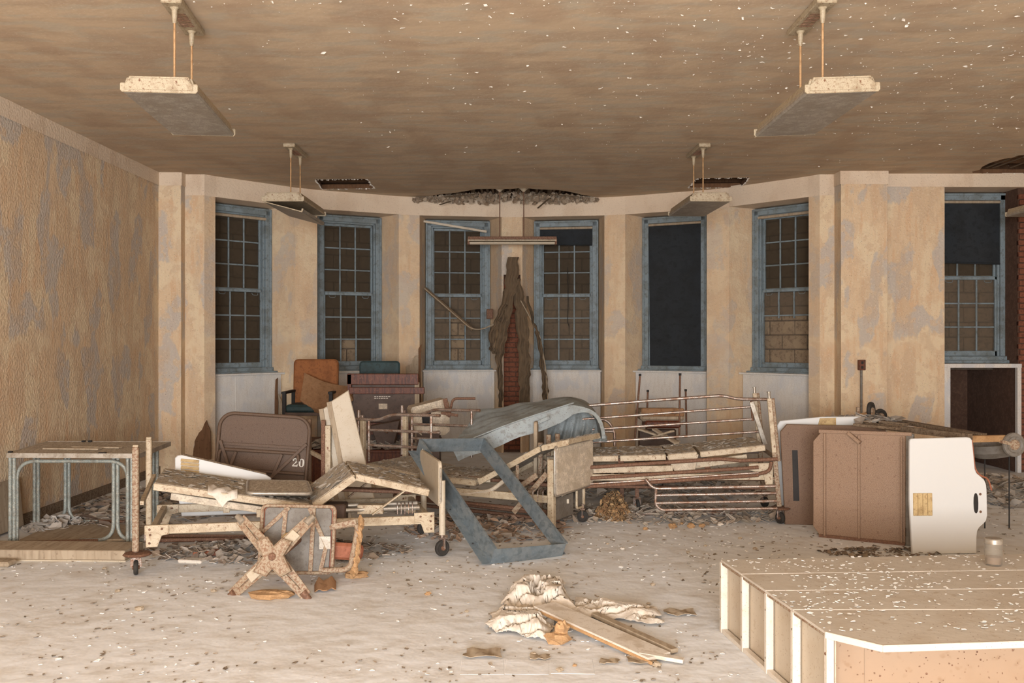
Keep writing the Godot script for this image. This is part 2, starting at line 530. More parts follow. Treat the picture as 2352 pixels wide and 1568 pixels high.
	M.paper = mat(rgb(226, 220, 210), 0.9, worn, 1.0)
	M.pile = mat(Color.WHITE, 0.95, null)
	M.pile.vertex_color_use_as_albedo = true
	var gl := mat(Color(0.32, 0.28, 0.23, 0.46), 0.55, null)
	gl.metallic_specular = 0.12
	gl.transparency = BaseMaterial3D.TRANSPARENCY_ALPHA
	M.glass = gl
	var gl2 := mat(Color(0.46, 0.41, 0.35, 0.32), 0.55, null)
	gl2.metallic_specular = 0.12
	gl2.transparency = BaseMaterial3D.TRANSPARENCY_ALPHA
	M.glass_pale = gl2
	var jar := mat(Color(0.62, 0.58, 0.52, 0.28), 0.05, null)
	jar.transparency = BaseMaterial3D.TRANSPARENCY_ALPHA
	M.jar = jar
	M.jar_lid = mat(rgb(196, 188, 176), 0.35, worn, 2.0, 0.45)

# ---------------------------------------------------------------- the room
func bay_point(deg: float, r: float = BAY_R) -> Vector3:
	var a := deg_to_rad(deg)
	return Vector3(r * sin(a), 0.0, -(BAY_Z + r * cos(a)))
const BAY_ANGLES := [-47.8, -28.5, -9.5, 9.5, 28.5, 47.8]
const HALF_OPEN := 0.625
const HEAD := 3.60
func bay_xf(deg: float) -> Transform3D:
	var a := deg_to_rad(deg)
	var r := sqrt(BAY_R * BAY_R - HALF_OPEN * HALF_OPEN)
	return Transform3D(Basis(Vector3(cos(a), 0, sin(a)), Vector3.UP, Vector3(-sin(a), 0, cos(a))), bay_point(deg, r))
func plan_prism(called: String, pts: Array, y0: float, y1: float, m: Material, parent: Node3D = self) -> MeshInstance3D:
	# pts in plan (x, z); extruded upwards
	var poly := PackedVector2Array()
	for p in pts:
		poly.append(Vector2(p.x, -p.z))
	var b := MB.new()
	b.prism(poly, y1 - y0, Transform3D(Basis(Vector3(1, 0, 0), Vector3(0, 0, -1), Vector3(0, 1, 0)), Vector3(0, (y0 + y1) * 0.5, 0)))
	return struct(called, b, m, parent)
func cove_sweep(path: Array, r: float) -> MB:
	# concave quarter-round between wall and ceiling; path in plan, room on the left hand of travel
	var b := MB.new()
	var rings := []
	for i in path.size():
		var p: Vector3 = path[i]
		var d1: Vector3 = (p - path[i - 1]).normalized() if i > 0 else (path[1] - p).normalized()
		var d2: Vector3 = (path[i + 1] - p).normalized() if i < path.size() - 1 else d1
		var n1 := Vector3(-d1.z, 0, d1.x)
		var n2 := Vector3(-d2.z, 0, d2.x)
		var mt := n1 + n2
		mt = mt / max(0.4, mt.length_squared() * 0.5)
		var ring := []
		for k in 7:
			var a := PI * 0.5 * k / 6.0
			ring.append(p + mt * (r * (1.0 - cos(a)) - 0.012) + Vector3.UP * (CEIL - r + r * sin(a) + 0.002))
		ring.append(p - mt * 0.012 + Vector3.UP * (CEIL + 0.002))
		rings.append(ring)
	for i in rings.size() - 1:
		for k in 8:
			var k2 := (k + 1) % 8
			b.quad(rings[i][k], rings[i + 1][k], rings[i + 1][k2], rings[i][k2])
	return b
func ragged(pts: Array, r3: RandomNumberGenerator, amp: float, steps: int = 6) -> PackedVector2Array:
	var out := PackedVector2Array()
	for i in pts.size():
		var a: Vector2 = pts[i]
		var b: Vector2 = pts[(i + 1) % pts.size()]
		for k in steps:
			out.append(a.lerp(b, float(k) / steps) + Vector2(r3.randf_range(-amp, amp), r3.randf_range(-amp, amp)))
	return out
func ragged_loop(poly: PackedVector2Array, r3: RandomNumberGenerator) -> PackedVector2Array:
	var arr := []
	for p in poly:
		arr.append(p)
	return ragged(arr, r3, 0.008, 3)
func ceiling_point(px: float, py: float) -> Vector2:
	var d := (CEIL - EYE) * F / (CY - py)
	return Vector2((px - CX) * d / F, -d)
func build_room() -> void:
	# floor with a few tiles whose joints show through the dust
	var fb := MB.new()
	fb.box(Transform3D(Basis(), Vector3(1.6, -0.06, -5.2)), Vector3(13.8, 0.12, 21.8), 0.0)
	var fl := struct("floor", fb, M.floor)
	for q in [[1058, 1512], [1161, 1511], [1264, 1510]]:
		var g := ground(q[0] + 50, q[1] + 20)
		var tb := MB.new()
		tb.box(Transform3D(Basis(Vector3.UP, rng.randf_range(-0.05, 0.03)), Vector3(g.x, -0.0012, g.z)), Vector3(0.226, 0.005, 0.226), 0.0012)
		obj("tile", tb, M.floor, fl)
	# side and rear walls; the rear wall has the tall window the daylight comes through
	solid_box("wall_left", Vector3(-4.84, 0, -12.6), Vector3(-4.54, 4.5, 5.3), M.plaster)
	solid_box("wall_right", Vector3(8.1, 0, -12.8), Vector3(8.4, 4.5, 5.3), M.plaster)
	var wr := struct_node("wall_rear")
	solid_box("pier", Vector3(-4.84, 0, 5.0), Vector3(-3.4, 4.5, 5.3), M.plaster, wr)
	solid_box("pier", Vector3(2.2, 0, 5.0), Vector3(8.4, 4.5, 5.3), M.plaster, wr)
	solid_box("apron", Vector3(-3.4, 0, 5.0), Vector3(2.2, 0.6, 5.3), M.plaster, wr)
	solid_box("lintel", Vector3(-3.4, 2.8, 5.0), Vector3(2.2, 4.5, 5.3), M.plaster, wr)
	var wf := MB.new()
	for x in [-3.36, -1.5, 0.3, 2.16]:
		wf.box(Transform3D(Basis(), Vector3(x, 1.7, 5.18)), Vector3(0.07, 2.2, 0.08))
	for y in [0.64, 2.76]:
		wf.box(Transform3D(Basis(), Vector3(-0.6, y, 5.18)), Vector3(5.6, 0.08, 0.08))
	struct("window_8", wf, M.blue_paint)
	# roof, and unseen shell walls added so that daylight only comes through openings
	solid_box("wall_light_seal", Vector3(-5.3, -0.12, -16.3), Vector3(8.6, 4.6, -16.1), M.hole)
	solid_box("wall_light_seal_west", Vector3(-5.3, -0.12, -16.1), Vector3(-5.1, 4.6, -12.5), M.hole)
	solid_box("wall_light_seal_east", Vector3(8.4, -0.12, -16.1), Vector3(8.6, 4.6, -12.5), M.hole)
	solid_box("wall_light_seal_return", Vector3(-5.1, -0.12, -12.75), Vector3(-4.75, 4.5, -12.45), M.hole)
	solid_box("roof", Vector3(-5.3, 4.5, -16.3), Vector3(8.6, 4.65, 5.6), M.hole)
	# bow of windows: piers between the openings, splayed reveals, spandrel above
	var bay := struct_node("wall_bay")
	var edges := []
	var backs := []
	for d in BAY_ANGLES:
		var xf := bay_xf(d)
		for s in [-1, 1]:
			edges.append(xf * Vector3(HALF_OPEN * s, 0, 0))
			backs.append(xf * Vector3((HALF_OPEN - 0.125) * s, 0, -0.46))
	for i in range(1, 11, 2):
		var o1: Vector3 = (backs[i] + backs[i + 1]) * 0.5
		var outw := Vector3(o1.x, 0, o1.z + BAY_Z).normalized() * 0.45
		var pier_mat: Material = M.plaster
		var face := [edges[i], edges[i + 1], backs[i + 1], backs[i + 1] + outw, backs[i] + outw, backs[i]]
		if i == 5:
			# the middle pier is broken open: two cheeks and a deeper core
			var mid: Vector3 = (edges[5] + edges[6]) * 0.5
			var hi_pier := plan_prism("pier", face, 2.72, HEAD, pier_mat, bay)
			hi_pier.name = "pier_upper"
			plan_prism("pier_cheek", [edges[5], edges[5] + Vector3(0.03, 0, 0), mid + Vector3(-0.09, 0, -0.5), backs[5] + outw, backs[5]], 0, 2.72, pier_mat, bay)
			plan_prism("pier_cheek", [edges[6] - Vector3(0.03, 0, 0), edges[6], backs[6], backs[6] + outw, mid + Vector3(0.09, 0, -0.5)], 0, 2.72, pier_mat, bay)
			var core := plan_prism("pier_core", [mid + Vector3(-0.19, 0, -0.11), mid + Vector3(0.19, 0, -0.11), mid + Vector3(0.2, 0, -0.6), mid + Vector3(-0.2, 0, -0.6)], 0, 2.75, M.brick_mortar, bay)
			var y := 0.04
			var row := 0
			while y < 2.6:
				var cuts := [-0.16, -0.045, 0.16] if row % 2 == 0 else [-0.16, 0.06, 0.16]
				for k in 2:
					var bb := MB.new()
					bb.box(Transform3D(Basis(), mid + Vector3((cuts[k] + cuts[k + 1]) * 0.5, y + 0.031, -0.11 + rng.randf_range(-0.004, 0.006))), Vector3(cuts[k + 1] - cuts[k] - 0.012, 0.062, 0.05), 0.004)
					obj("brick", bb, M.brick, core)
				y += 0.075
				row += 1
		else:
			plan_prism("pier", face, 0, HEAD, pier_mat, bay)
	var el := Vector3(-4.0, 0, -12.45)
	var er := Vector3(4.0, 0, -12.45)
	var ol: Vector3 = backs[0] + Vector3(-0.4, 0, -0.2)
	var orr: Vector3 = backs[11] + Vector3(0.4, 0, -0.2)
	plan_prism("pier", [el + Vector3(-0.7, 0, 0), el, edges[0], backs[0], ol, el + Vector3(-0.7, 0, -0.5)], 0, HEAD, M.plaster, bay)
	plan_prism("pier", [edges[11], er, er + Vector3(0.3, 0, 0), er + Vector3(0.3, 0, -0.5), orr, backs[11]], 0, HEAD, M.plaster, bay)
	# spandrel band, following the curve, with the flat soffits over the windows
	var front := [el + Vector3(-0.7, 0, 0), el]
	var k0 := 0
	while k0 < 12:
		front.append(edges[k0])
		k0 += 1
	front.append(er)
	front.append(er + Vector3(0.3, 0, 0))
	for i in front.size() - 1:
		var a: Vector3 = front[i]
		var b: Vector3 = front[i + 1]
		var am := Vector3(a.x, 0, a.z + BAY_Z).normalized() * 0.62
		var bm := Vector3(b.x, 0, b.z + BAY_Z).normalized() * 0.62
		plan_prism("spandrel", [a, b, b + bm, a + am], HEAD, CEIL + 0.02, M.cove, bay)
	# pilasters and the flat wall right of the bow
	var wb := struct_node("wall_back")
	solid_box("pilaster", Vector3(-4.56, 0, -12.6), Vector3(-4.25, CEIL + 0.01, -12.3), M.plaster, wb)
	solid_box("pilaster", Vector3(4.19, 0, -12.6), Vector3(4.78, CEIL + 0.01, -12.2), M.plaster, wb)
	solid_box("panel", Vector3(4.7, 0, -12.9), Vector3(5.60, CEIL + 0.01, -12.4), M.plaster, wb)
	solid_box("panel", Vector3(6.80, 0, -12.9), Vector3(8.2, CEIL + 0.01, -12.4), M.plaster, wb)
	solid_box("lintel", Vector3(5.58, 3.70, -12.9), Vector3(6.82, CEIL + 0.01, -12.4), M.cove, wb)
	solid_box("niche_back", Vector3(5.5, 0, -14.0), Vector3(6.9, 1.45, -13.8), M.brick_mortar, wb)
	solid_box("niche_lid", Vector3(5.5, 1.41, -13.8), Vector3(6.9, 1.5, -12.9), M.brick_mortar, wb)
	solid_box("jamb", Vector3(5.60, 0, -12.47), Vector3(5.68, 1.36, -12.41), M.panel, wb)
	solid_box("jamb", Vector3(6.55, 0, -12.47), Vector3(6.60, 1.36, -12.41), M.panel, wb)
	solid_box("niche_lining", Vector3(5.56, 0, -13.8), Vector3(5.66, 1.41, -12.47), M.brick_mortar, wb)
	solid_box("niche_lining", Vector3(6.56, 0, -13.8), Vector3(6.66, 1.41, -12.47), M.brick_mortar, wb)
	solid_box("niche_head", Vector3(5.60, 1.36, -12.9), Vector3(6.60, 1.41, -12.40), M.panel, wb)
	# bare brick where the plaster has fallen beside the right window
	var bricks := solid_box("brick_core", Vector3(6.60, 0, -12.9), Vector3(6.82, 3.70, -12.50), M.brick_mortar, wb)
	var yy := 0.03
	var rr := 0
	while yy < 3.62:
		var b := MB.new()
		b.box(Transform3D(Basis(), Vector3(6.7, yy + 0.031, -12.49 + rng.randf_range(-0.01, 0.012))), Vector3(0.18 + 0.02 * (rr % 2), 0.062, 0.06), 0.004)
		obj("brick", b, M.brick, bricks)
		yy += 0.075
		rr += 1
	# coved cornice all round
	var path := [Vector3(-4.54, 0, 5.0), Vector3(-4.54, 0, -12.3), Vector3(-4.25, 0, -12.3), Vector3(-4.25, 0, -12.45), el]
	for e in edges:
		path.append(e)
	path.append_array([er, Vector3(4.19, 0, -12.45), Vector3(4.19, 0, -12.2), Vector3(4.78, 0, -12.2), Vector3(4.78, 0, -12.4), Vector3(8.1, 0, -12.4)])
	path.reverse()
	struct("trim_1", cove_sweep(path, 0.17), M.cove)
	# skirting along the left wall
	solid_box("baseboard_left", Vector3(-4.54, 0, -12.3), Vector3(-4.515, 0.10, 5.0), M.grime)
	# ceiling slab with its broken openings
	var slab := CSGCombiner3D.new()
	slab.name = "ceiling"
	slab.set_meta("kind", "structure")
	add_child(slab)
	var whole := CSGBox3D.new()
	whole.name = "ceiling_slab"
	whole.size = Vector3(13.7, 0.06, 21.4)
	whole.position = Vector3(1.6, CEIL + 0.03, -5.3)
	whole.material = M.ceiling
	slab.add_child(whole)
	var r3 := RandomNumberGenerator.new()
	r3.seed = 77
	var cuts := []
	cuts.append(ragged([ceiling_point(725, 412), ceiling_point(842, 411), ceiling_point(860, 432), ceiling_point(738, 434)], r3, 0.012, 5))
	cuts.append(ragged([ceiling_point(1602, 409), ceiling_point(1722, 407), ceiling_point(1700, 430), ceiling_point(1580, 431)], r3, 0.012, 5))
	cuts.append(ragged([ceiling_point(940, 459), ceiling_point(1010, 446), ceiling_point(1100, 435), ceiling_point(1200, 432), ceiling_point(1300, 438), ceiling_point(1385, 456), ceiling_point(1300, 468), ceiling_point(1180, 474), ceiling_point(1040, 472)], r3, 0.05, 4))
	cuts.append(ragged([ceiling_point(2235, 396), ceiling_point(2300, 366), ceiling_point(2390, 350), Vector2(7.6, -10.6), Vector2(7.6, -12.38), Vector2(6.2, -12.38)], r3, 0.05, 4))
	var chips := MB.new()
	for k in 2:
		var loop: PackedVector2Array = cuts[k]
		for i in loop.size():
			for q in 5:
				var p: Vector2 = loop[i].lerp(loop[(i + 1) % loop.size()], r3.randf())
				chips.tint = Color(0.62, 0.55, 0.46).lerp(Color(0.80, 0.75, 0.68), r3.randf())
				chips.flake(Vector3(p.x, CEIL - 0.001, p.y), Vector3(r3.randf_range(-0.3, 0.3), -1, 0.2).normalized(), r3.randf_range(0.006, 0.02), r3, 0.003, 0.7)
	for c in cuts:
		var hole := CSGPolygon3D.new()
		hole.name = "opening"
		hole.operation = CSGShape3D.OPERATION_SUBTRACTION
		var poly := PackedVector2Array()
		for p in c:
			poly.append(Vector2(p.x, p.y))
		hole.polygon = poly
		hole.depth = 0.4
		hole.material = M.hole
		hole.transform = Transform3D(Basis(Vector3(1, 0, 0), Vector3(0, 0, 1), Vector3(0, -1, 0)), Vector3(0, CEIL - 0.1, 0))
		slab.add_child(hole, true)
	# joists and laths above the openings
	var joists := struct_node("trim_2")
	for z in [-11.2, -11.6, -12.0, -12.35, -13.0, -13.45, -13.9, -14.3]:
		solid_box("joist", Vector3(-3.4, CEIL + 0.13, z - 0.03), Vector3(8.0, CEIL + 0.33, z + 0.03), M.hole, joists)
	for k in 46:
		var x := -1.75 + 3.4 * k / 45.0 + rng.randf_range(-0.02, 0.02)
		one_beam("lath", Vector3(x, CEIL + 0.10, -13.2 - rng.randf_range(0, 0.4)), Vector3(x + rng.randf_range(-0.08, 0.08), CEIL + 0.085 - rng.randf_range(0, 0.05), -14.62), 0.035, 0.008, M.lath, joists)
	for k in 12:
		var x := 5.7 + 0.15 * k
		one_beam("lath", Vector3(x, CEIL + 0.10, -10.9), Vector3(x + rng.randf_range(-0.1, 0.1), CEIL + 0.07, -12.35), 0.035, 0.008, M.lath, joists)
	stuff(obj("chipped_rim", chips, M.pile, joists))
	# ragged plaster hanging at the rim of the large hole
	var rim := MB.new()
	for k in 60:
		var t := k / 59.0
		var px: float = lerpf(945, 1375, t)
		var bow: float = sin(t * PI)
		var p := ceiling_point(px, 460 + 12 * bow + r3.randf_range(-6, 4))
		rim.flake(Vector3(p.x, CEIL - r3.randf_range(0.0, 0.06), p.y), Vector3(r3.randf_range(-0.5, 0.5), -1, 0.4).normalized(), r3.randf_range(0.03, 0.10), r3, 0.006, 0.6)
	var ro := obj("ragged_plaster", rim, M.grime, joists)
	stuff(ro)
	# broken brown lime and wadding hanging over the cornice at the back of the hole
	var wad := MB.new()
	for k in 620:
		var t := r3.randf()
		var px: float = lerpf(950, 1372, t)
		var bow: float = pow(sin(t * PI), 0.7)
		var py: float = lerpf(459, lerpf(440, 472, r3.randf() * (0.4 + 0.6 * r3.randf())), bow)
		var tone := r3.randf()
		wad.tint = Color(0.24, 0.17, 0.11).lerp(Color(0.44, 0.36, 0.27), tone * tone)
		var bz: float = bay_point(rad_to_deg(atan((px - CX) / F * 13.9 / 4.2)), BAY_R).z
		var dd: float = -bz - 0.05 - 0.25 * r3.randf() * bow
		wad.flake(spot(px, py, dd), Vector3(r3.randf_range(-0.5, 0.5), -0.5, 1).normalized(), r3.randf_range(0.015, 0.05), r3, 0.006, 0.8)
	var wo := obj("hanging_wadding", wad, M.pile, joists)
	stuff(wo)
	# patches where the finish coat has dropped off the piers
	for q in [[[[442, 1056], [484, 1054], [484, 990], [474, 966], [463, 988], [450, 1004], [446, 1030]], 12.43, M.hole], [[[928, 905], [964, 905], [964, 812], [952, 818], [946, 835], [934, 842], [930, 870]], 14.24, M.wood], [[[960, 940], [967, 940], [967, 790], [962, 800]], 14.2, M.hole], [[[632, 960], [672, 960], [668, 938], [650, 930], [640, 905], [634, 930]], 13.35, M.wood], [[[632, 955], [640, 955], [638, 868], [633, 872]], 13.32, M.hole]]:
		var poly := PackedVector2Array()
		var base := spot(q[0][0][0], q[0][0][1], q[1])
		for p in q[0]:
			var s := spot(p[0], p[1], q[1]) - base
			poly.append(Vector2(s.x, s.y))
		var pb := MB.new()
		pb.prism(ragged_loop(poly, r3), 0.02, Transform3D(Basis(), base), 0.0)
		obj("bare_patch", pb, q[2], bay)
	for q in [[1010, 470, 1035, 462], [1235, 478, 1262, 455], [1020, 452, 1090, 446], [1240, 444, 1330, 452]]:
		one_beam("lath", spot(q[0], q[1], 14.2), spot(q[2], q[3], 13.9), 0.03, 0.01, M.lath, joists)

func window_unit(n: int, xf: Transform3D, sill_y: float, head_y: float, cfg: Dictionary) -> Node3D:
	var w := struct_node("window_%d" % n)
	w.transform = xf
	var hw := 0.5
	# casing with an inner stop
	var fb := MB.new()
	for s in [-1, 1]:
		fb.box(Transform3D(Basis(), Vector3((hw - 0.045) * s, (sill_y + head_y) * 0.5, -0.46)), Vector3(0.09, head_y - sill_y, 0.12), 0.006)
		fb.box(Transform3D(Basis(), Vector3((hw - 0.10) * s, (sill_y + head_y) * 0.5, -0.485)), Vector3(0.03, head_y - sill_y, 0.10), 0.005)
		fb.box(Transform3D(Basis(), Vector3((hw - 0.012) * s, (sill_y + head_y) * 0.5, -0.40)), Vector3(0.03, head_y - sill_y, 0.03), 0.006)
	fb.box(Transform3D(Basis(), Vector3(0, head_y - 0.045, -0.46)), Vector3(2 * hw, 0.09, 0.12), 0.006)
	fb.box(Transform3D(Basis(), Vector3(0, head_y - 0.10, -0.485)), Vector3(2 * hw - 0.1, 0.03, 0.10), 0.005)
	fb.box(Transform3D(Basis(), Vector3(0, head_y - 0.012, -0.40)), Vector3(2 * hw, 0.03, 0.03), 0.006)
	obj("frame", fb, M.blue_paint, w)
	var sb := MB.new()
	sb.box(Transform3D(Basis(), Vector3(0, sill_y + 0.035, -0.44)), Vector3(2 * hw + 0.02, 0.06, 0.18), 0.008)
	sb.box(Transform3D(Basis(), Vector3(0, sill_y - 0.01, -0.42)), Vector3(2 * hw + 0.08, 0.045, 0.26), 0.008)
	obj("sill", sb, M.blue_paint, w)
	# two sashes of nine lights
	var mid_y := (sill_y + head_y) * 0.5 - 0.02
	var iw := hw - 0.095
	for s in 2:
		var y0: float = sill_y + 0.065 if s == 0 else mid_y
		var y1: float = mid_y + 0.03 if s == 0 else head_y - 0.11
		var z := -0.475 if s == 0 else -0.515
		var part_name := "lower_sash" if s == 0 else "upper_sash"
		var b := MB.new()
		for q in [-1, 1]:
			b.box(Transform3D(Basis(), Vector3((iw - 0.022) * q, (y0 + y1) * 0.5, z)), Vector3(0.044, y1 - y0, 0.036), 0.004)
		var br := 0.07 if s == 0 else 0.045
		b.box(Transform3D(Basis(), Vector3(0, y0 + br * 0.5, z)), Vector3(iw * 2, br, 0.036), 0.004)
		b.box(Transform3D(Basis(), Vector3(0, y1 - 0.02, z)), Vector3(iw * 2, 0.04, 0.036), 0.004)
		var sash := obj(part_name, b, M.blue_paint, w)
		var gx0 := -iw + 0.044
		var gx1 := iw - 0.044
		var gy0 := y0 + br
		var gy1 := y1 - 0.04
		var open_rows: int = cfg.get("open_rows", 0) if s == 0 else 0
		var py := (gy1 - gy0) / 3.0
		for k in [1, 2]:
			var x: float = lerpf(gx0, gx1, k / 3.0)
			var ya: float = gy0 + py * open_rows - (0.04 if open_rows > 0 else 0.0)
			one_box("muntin", Vector3(x, (ya + gy1) * 0.5, z), Vector3(0.022, gy1 - ya, 0.026), M.blue_paint, sash, 0.004)
			if open_rows == 0 or k >= open_rows:
				one_box("muntin", Vector3(0, gy0 + py * k, z), Vector3(gx1 - gx0, 0.02, 0.022), M.blue_paint, sash, 0.004)
		for r in 3:
			if r < open_rows:
				continue
			for c in 3:
				if cfg.get("broken", []).has([s, r, c]):
					continue
				one_box("pane", Vector3(lerpf(gx0, gx1, (c + 0.5) / 3.0), gy0 + py * (r + 0.5), z), Vector3((gx1 - gx0) / 3.0 - 0.014, py - 0.014, 0.004), M.glass_pale if s == 0 and n in [3, 4, 6, 7] else M.glass, sash, 0.0)
	for q in [-0.26, 0.26]:
		var lift := MB.new()
		lift.tube(fillet([Vector3(q - 0.05, mid_y - 0.02, -0.45), Vector3(q - 0.04, mid_y - 0.05, -0.435), Vector3(q + 0.04, mid_y - 0.05, -0.435), Vector3(q + 0.05, mid_y - 0.02, -0.45)], 0.02, 3), 0.004, 6)
		obj("sash_lift", lift, M.blue_paint, w)
	# the opening is walled up with concrete blocks outside
	var back := one_box("infill", Vector3(0, (sill_y + head_y) * 0.5, -0.72), Vector3(1.16, head_y - sill_y + 0.25, 0.14), M.mortar, w, 0.0)
	var row := 0
	var y := sill_y - 0.08
	while y < head_y:
		var x := -0.57 - (0.2 if row % 2 else 0.0)
		while x < 0.57:
			var xa: float = max(x, -0.57)
			var xb: float = min(x + 0.39, 0.57)
			if xb - xa > 0.05:
				one_box("block", Vector3((xa + xb) * 0.5, y + 0.095, -0.655 + rng.randf_range(-0.008, 0.008)), Vector3(xb - xa, 0.19, 0.05), M.block, back, 0.008)
			x += 0.402
		y += 0.203
		row += 1
	# boxed panel under the sill
	if cfg.get("panel", true):
		var pb := MB.new()
		pb.box(Transform3D(Basis(), Vector3(0, (sill_y - 0.03) * 0.5, -0.33)), Vector3(1.10, sill_y - 0.03, 0.20), 0.006)
		var pn := obj("apron_panel", pb, M.panel, w)
		one_box("ledge", Vector3(0, sill_y - 0.02, -0.29), Vector3(1.14, 0.025, 0.26), M.panel, pn, 0.004)
		for x in cfg.get("seams", [-0.5, 0.5]):
			one_box("batten", Vector3(x, (sill_y - 0.05) * 0.5, -0.228), Vector3(0.012, sill_y - 0.06, 0.008), M.panel, pn, 0.002)
	return w
func build_windows() -> void:
	var cfgs := [{"seams": [-0.18, 0.42]}, {"broken": [[0, 0, 1]]}, {"broken": [[0, 0, 1], [0, 1, 1]]}, {}, {"seams": [-0.46]}, {"open_rows": 2, "seams": [-0.44]}]
	for i in 6:
		window_unit(i + 1, bay_xf(BAY_ANGLES[i]), 1.27, HEAD - 0.02, cfgs[i])
	window_unit(7, Transform3D(Basis(), Vector3(6.13, 0, -12.42)), 1.44, 3.68, {"panel": false})
	# roller blinds
	for q in [[4, 0.0, 3.46, 1.25, 0.02, "dark navy roller blind pulled down over the whole window"], [3, 0.0, 3.46, 3.22, 0.0, "short dark blind rolled up at the top of a window by the bare-brick pier"], [6, 0.0, 3.56, 2.76, 0.0, "half-lowered dark navy blind in the window above the deep niche"]]:
		var xf: Transform3D = bay_xf(BAY_ANGLES[q[0]]) if q[0] < 6 else Transform3D(Basis(), Vector3(6.13, 0, -12.42))
		var t := thing("roller_blind", q[5], "blind", xf * Vector3(0, q[3], -0.40))
		var rows := []
		for j in 9:
			var v := j / 8.0
			var row := []
			for k in 13:
				var u := k / 12.0
				var x: float = lerpf(-0.41, 0.41, u) + q[4] * (1.0 - v)
				var skew: float = 0.02 * u * (1.0 - v)
				row.append(xf * Vector3(x, lerpf(q[3], q[2], v) - skew, -0.425 + 0.006 * sin(u * 9.0) * (1.0 - v)))
			rows.append(row)
		var b := MB.new()
		b.slab(rows, 0.003)
		obj("cloth", b, M.blind, t)
		one_tube("hem_bar", [xf * Vector3(-0.41 + q[4], q[3], -0.42), xf * Vector3(0.41 + q[4], q[3] - 0.02, -0.42)], 0.011, M.blind, t)
		if q[0] == 3:
			one_tube("pull_cord", fillet([xf * Vector3(0.02, 2.86, -0.44), xf * Vector3(0.03, 2.3, -0.44), xf * Vector3(0.02, 2.0, -0.44), xf * Vector3(0.05, 1.92, -0.44)], 0.05, 3), 0.005, M.black, t)
		one_tube("roller", [xf * Vector3(-0.43, q[2] + 0.01, -0.425), xf * Vector3(0.43, q[2] + 0.01, -0.425)], 0.02, M.wood, t)
	for q in [[0, 3.44], [5, 3.46]]:
		var xf := bay_xf(BAY_ANGLES[q[0]])
		var b := MB.new()
		b.tube([xf * Vector3(-0.42, q[1], -0.42), xf * Vector3(0.42, q[1], -0.42)], 0.022, 10)
		var o := obj("blind_roller", b, M.wood)
		tag(o, "bare wooden blind roller in the window at the left end of the bow" if q[0] == 0 else "bare wooden blind roller in the window with open blockwork below", "roller")

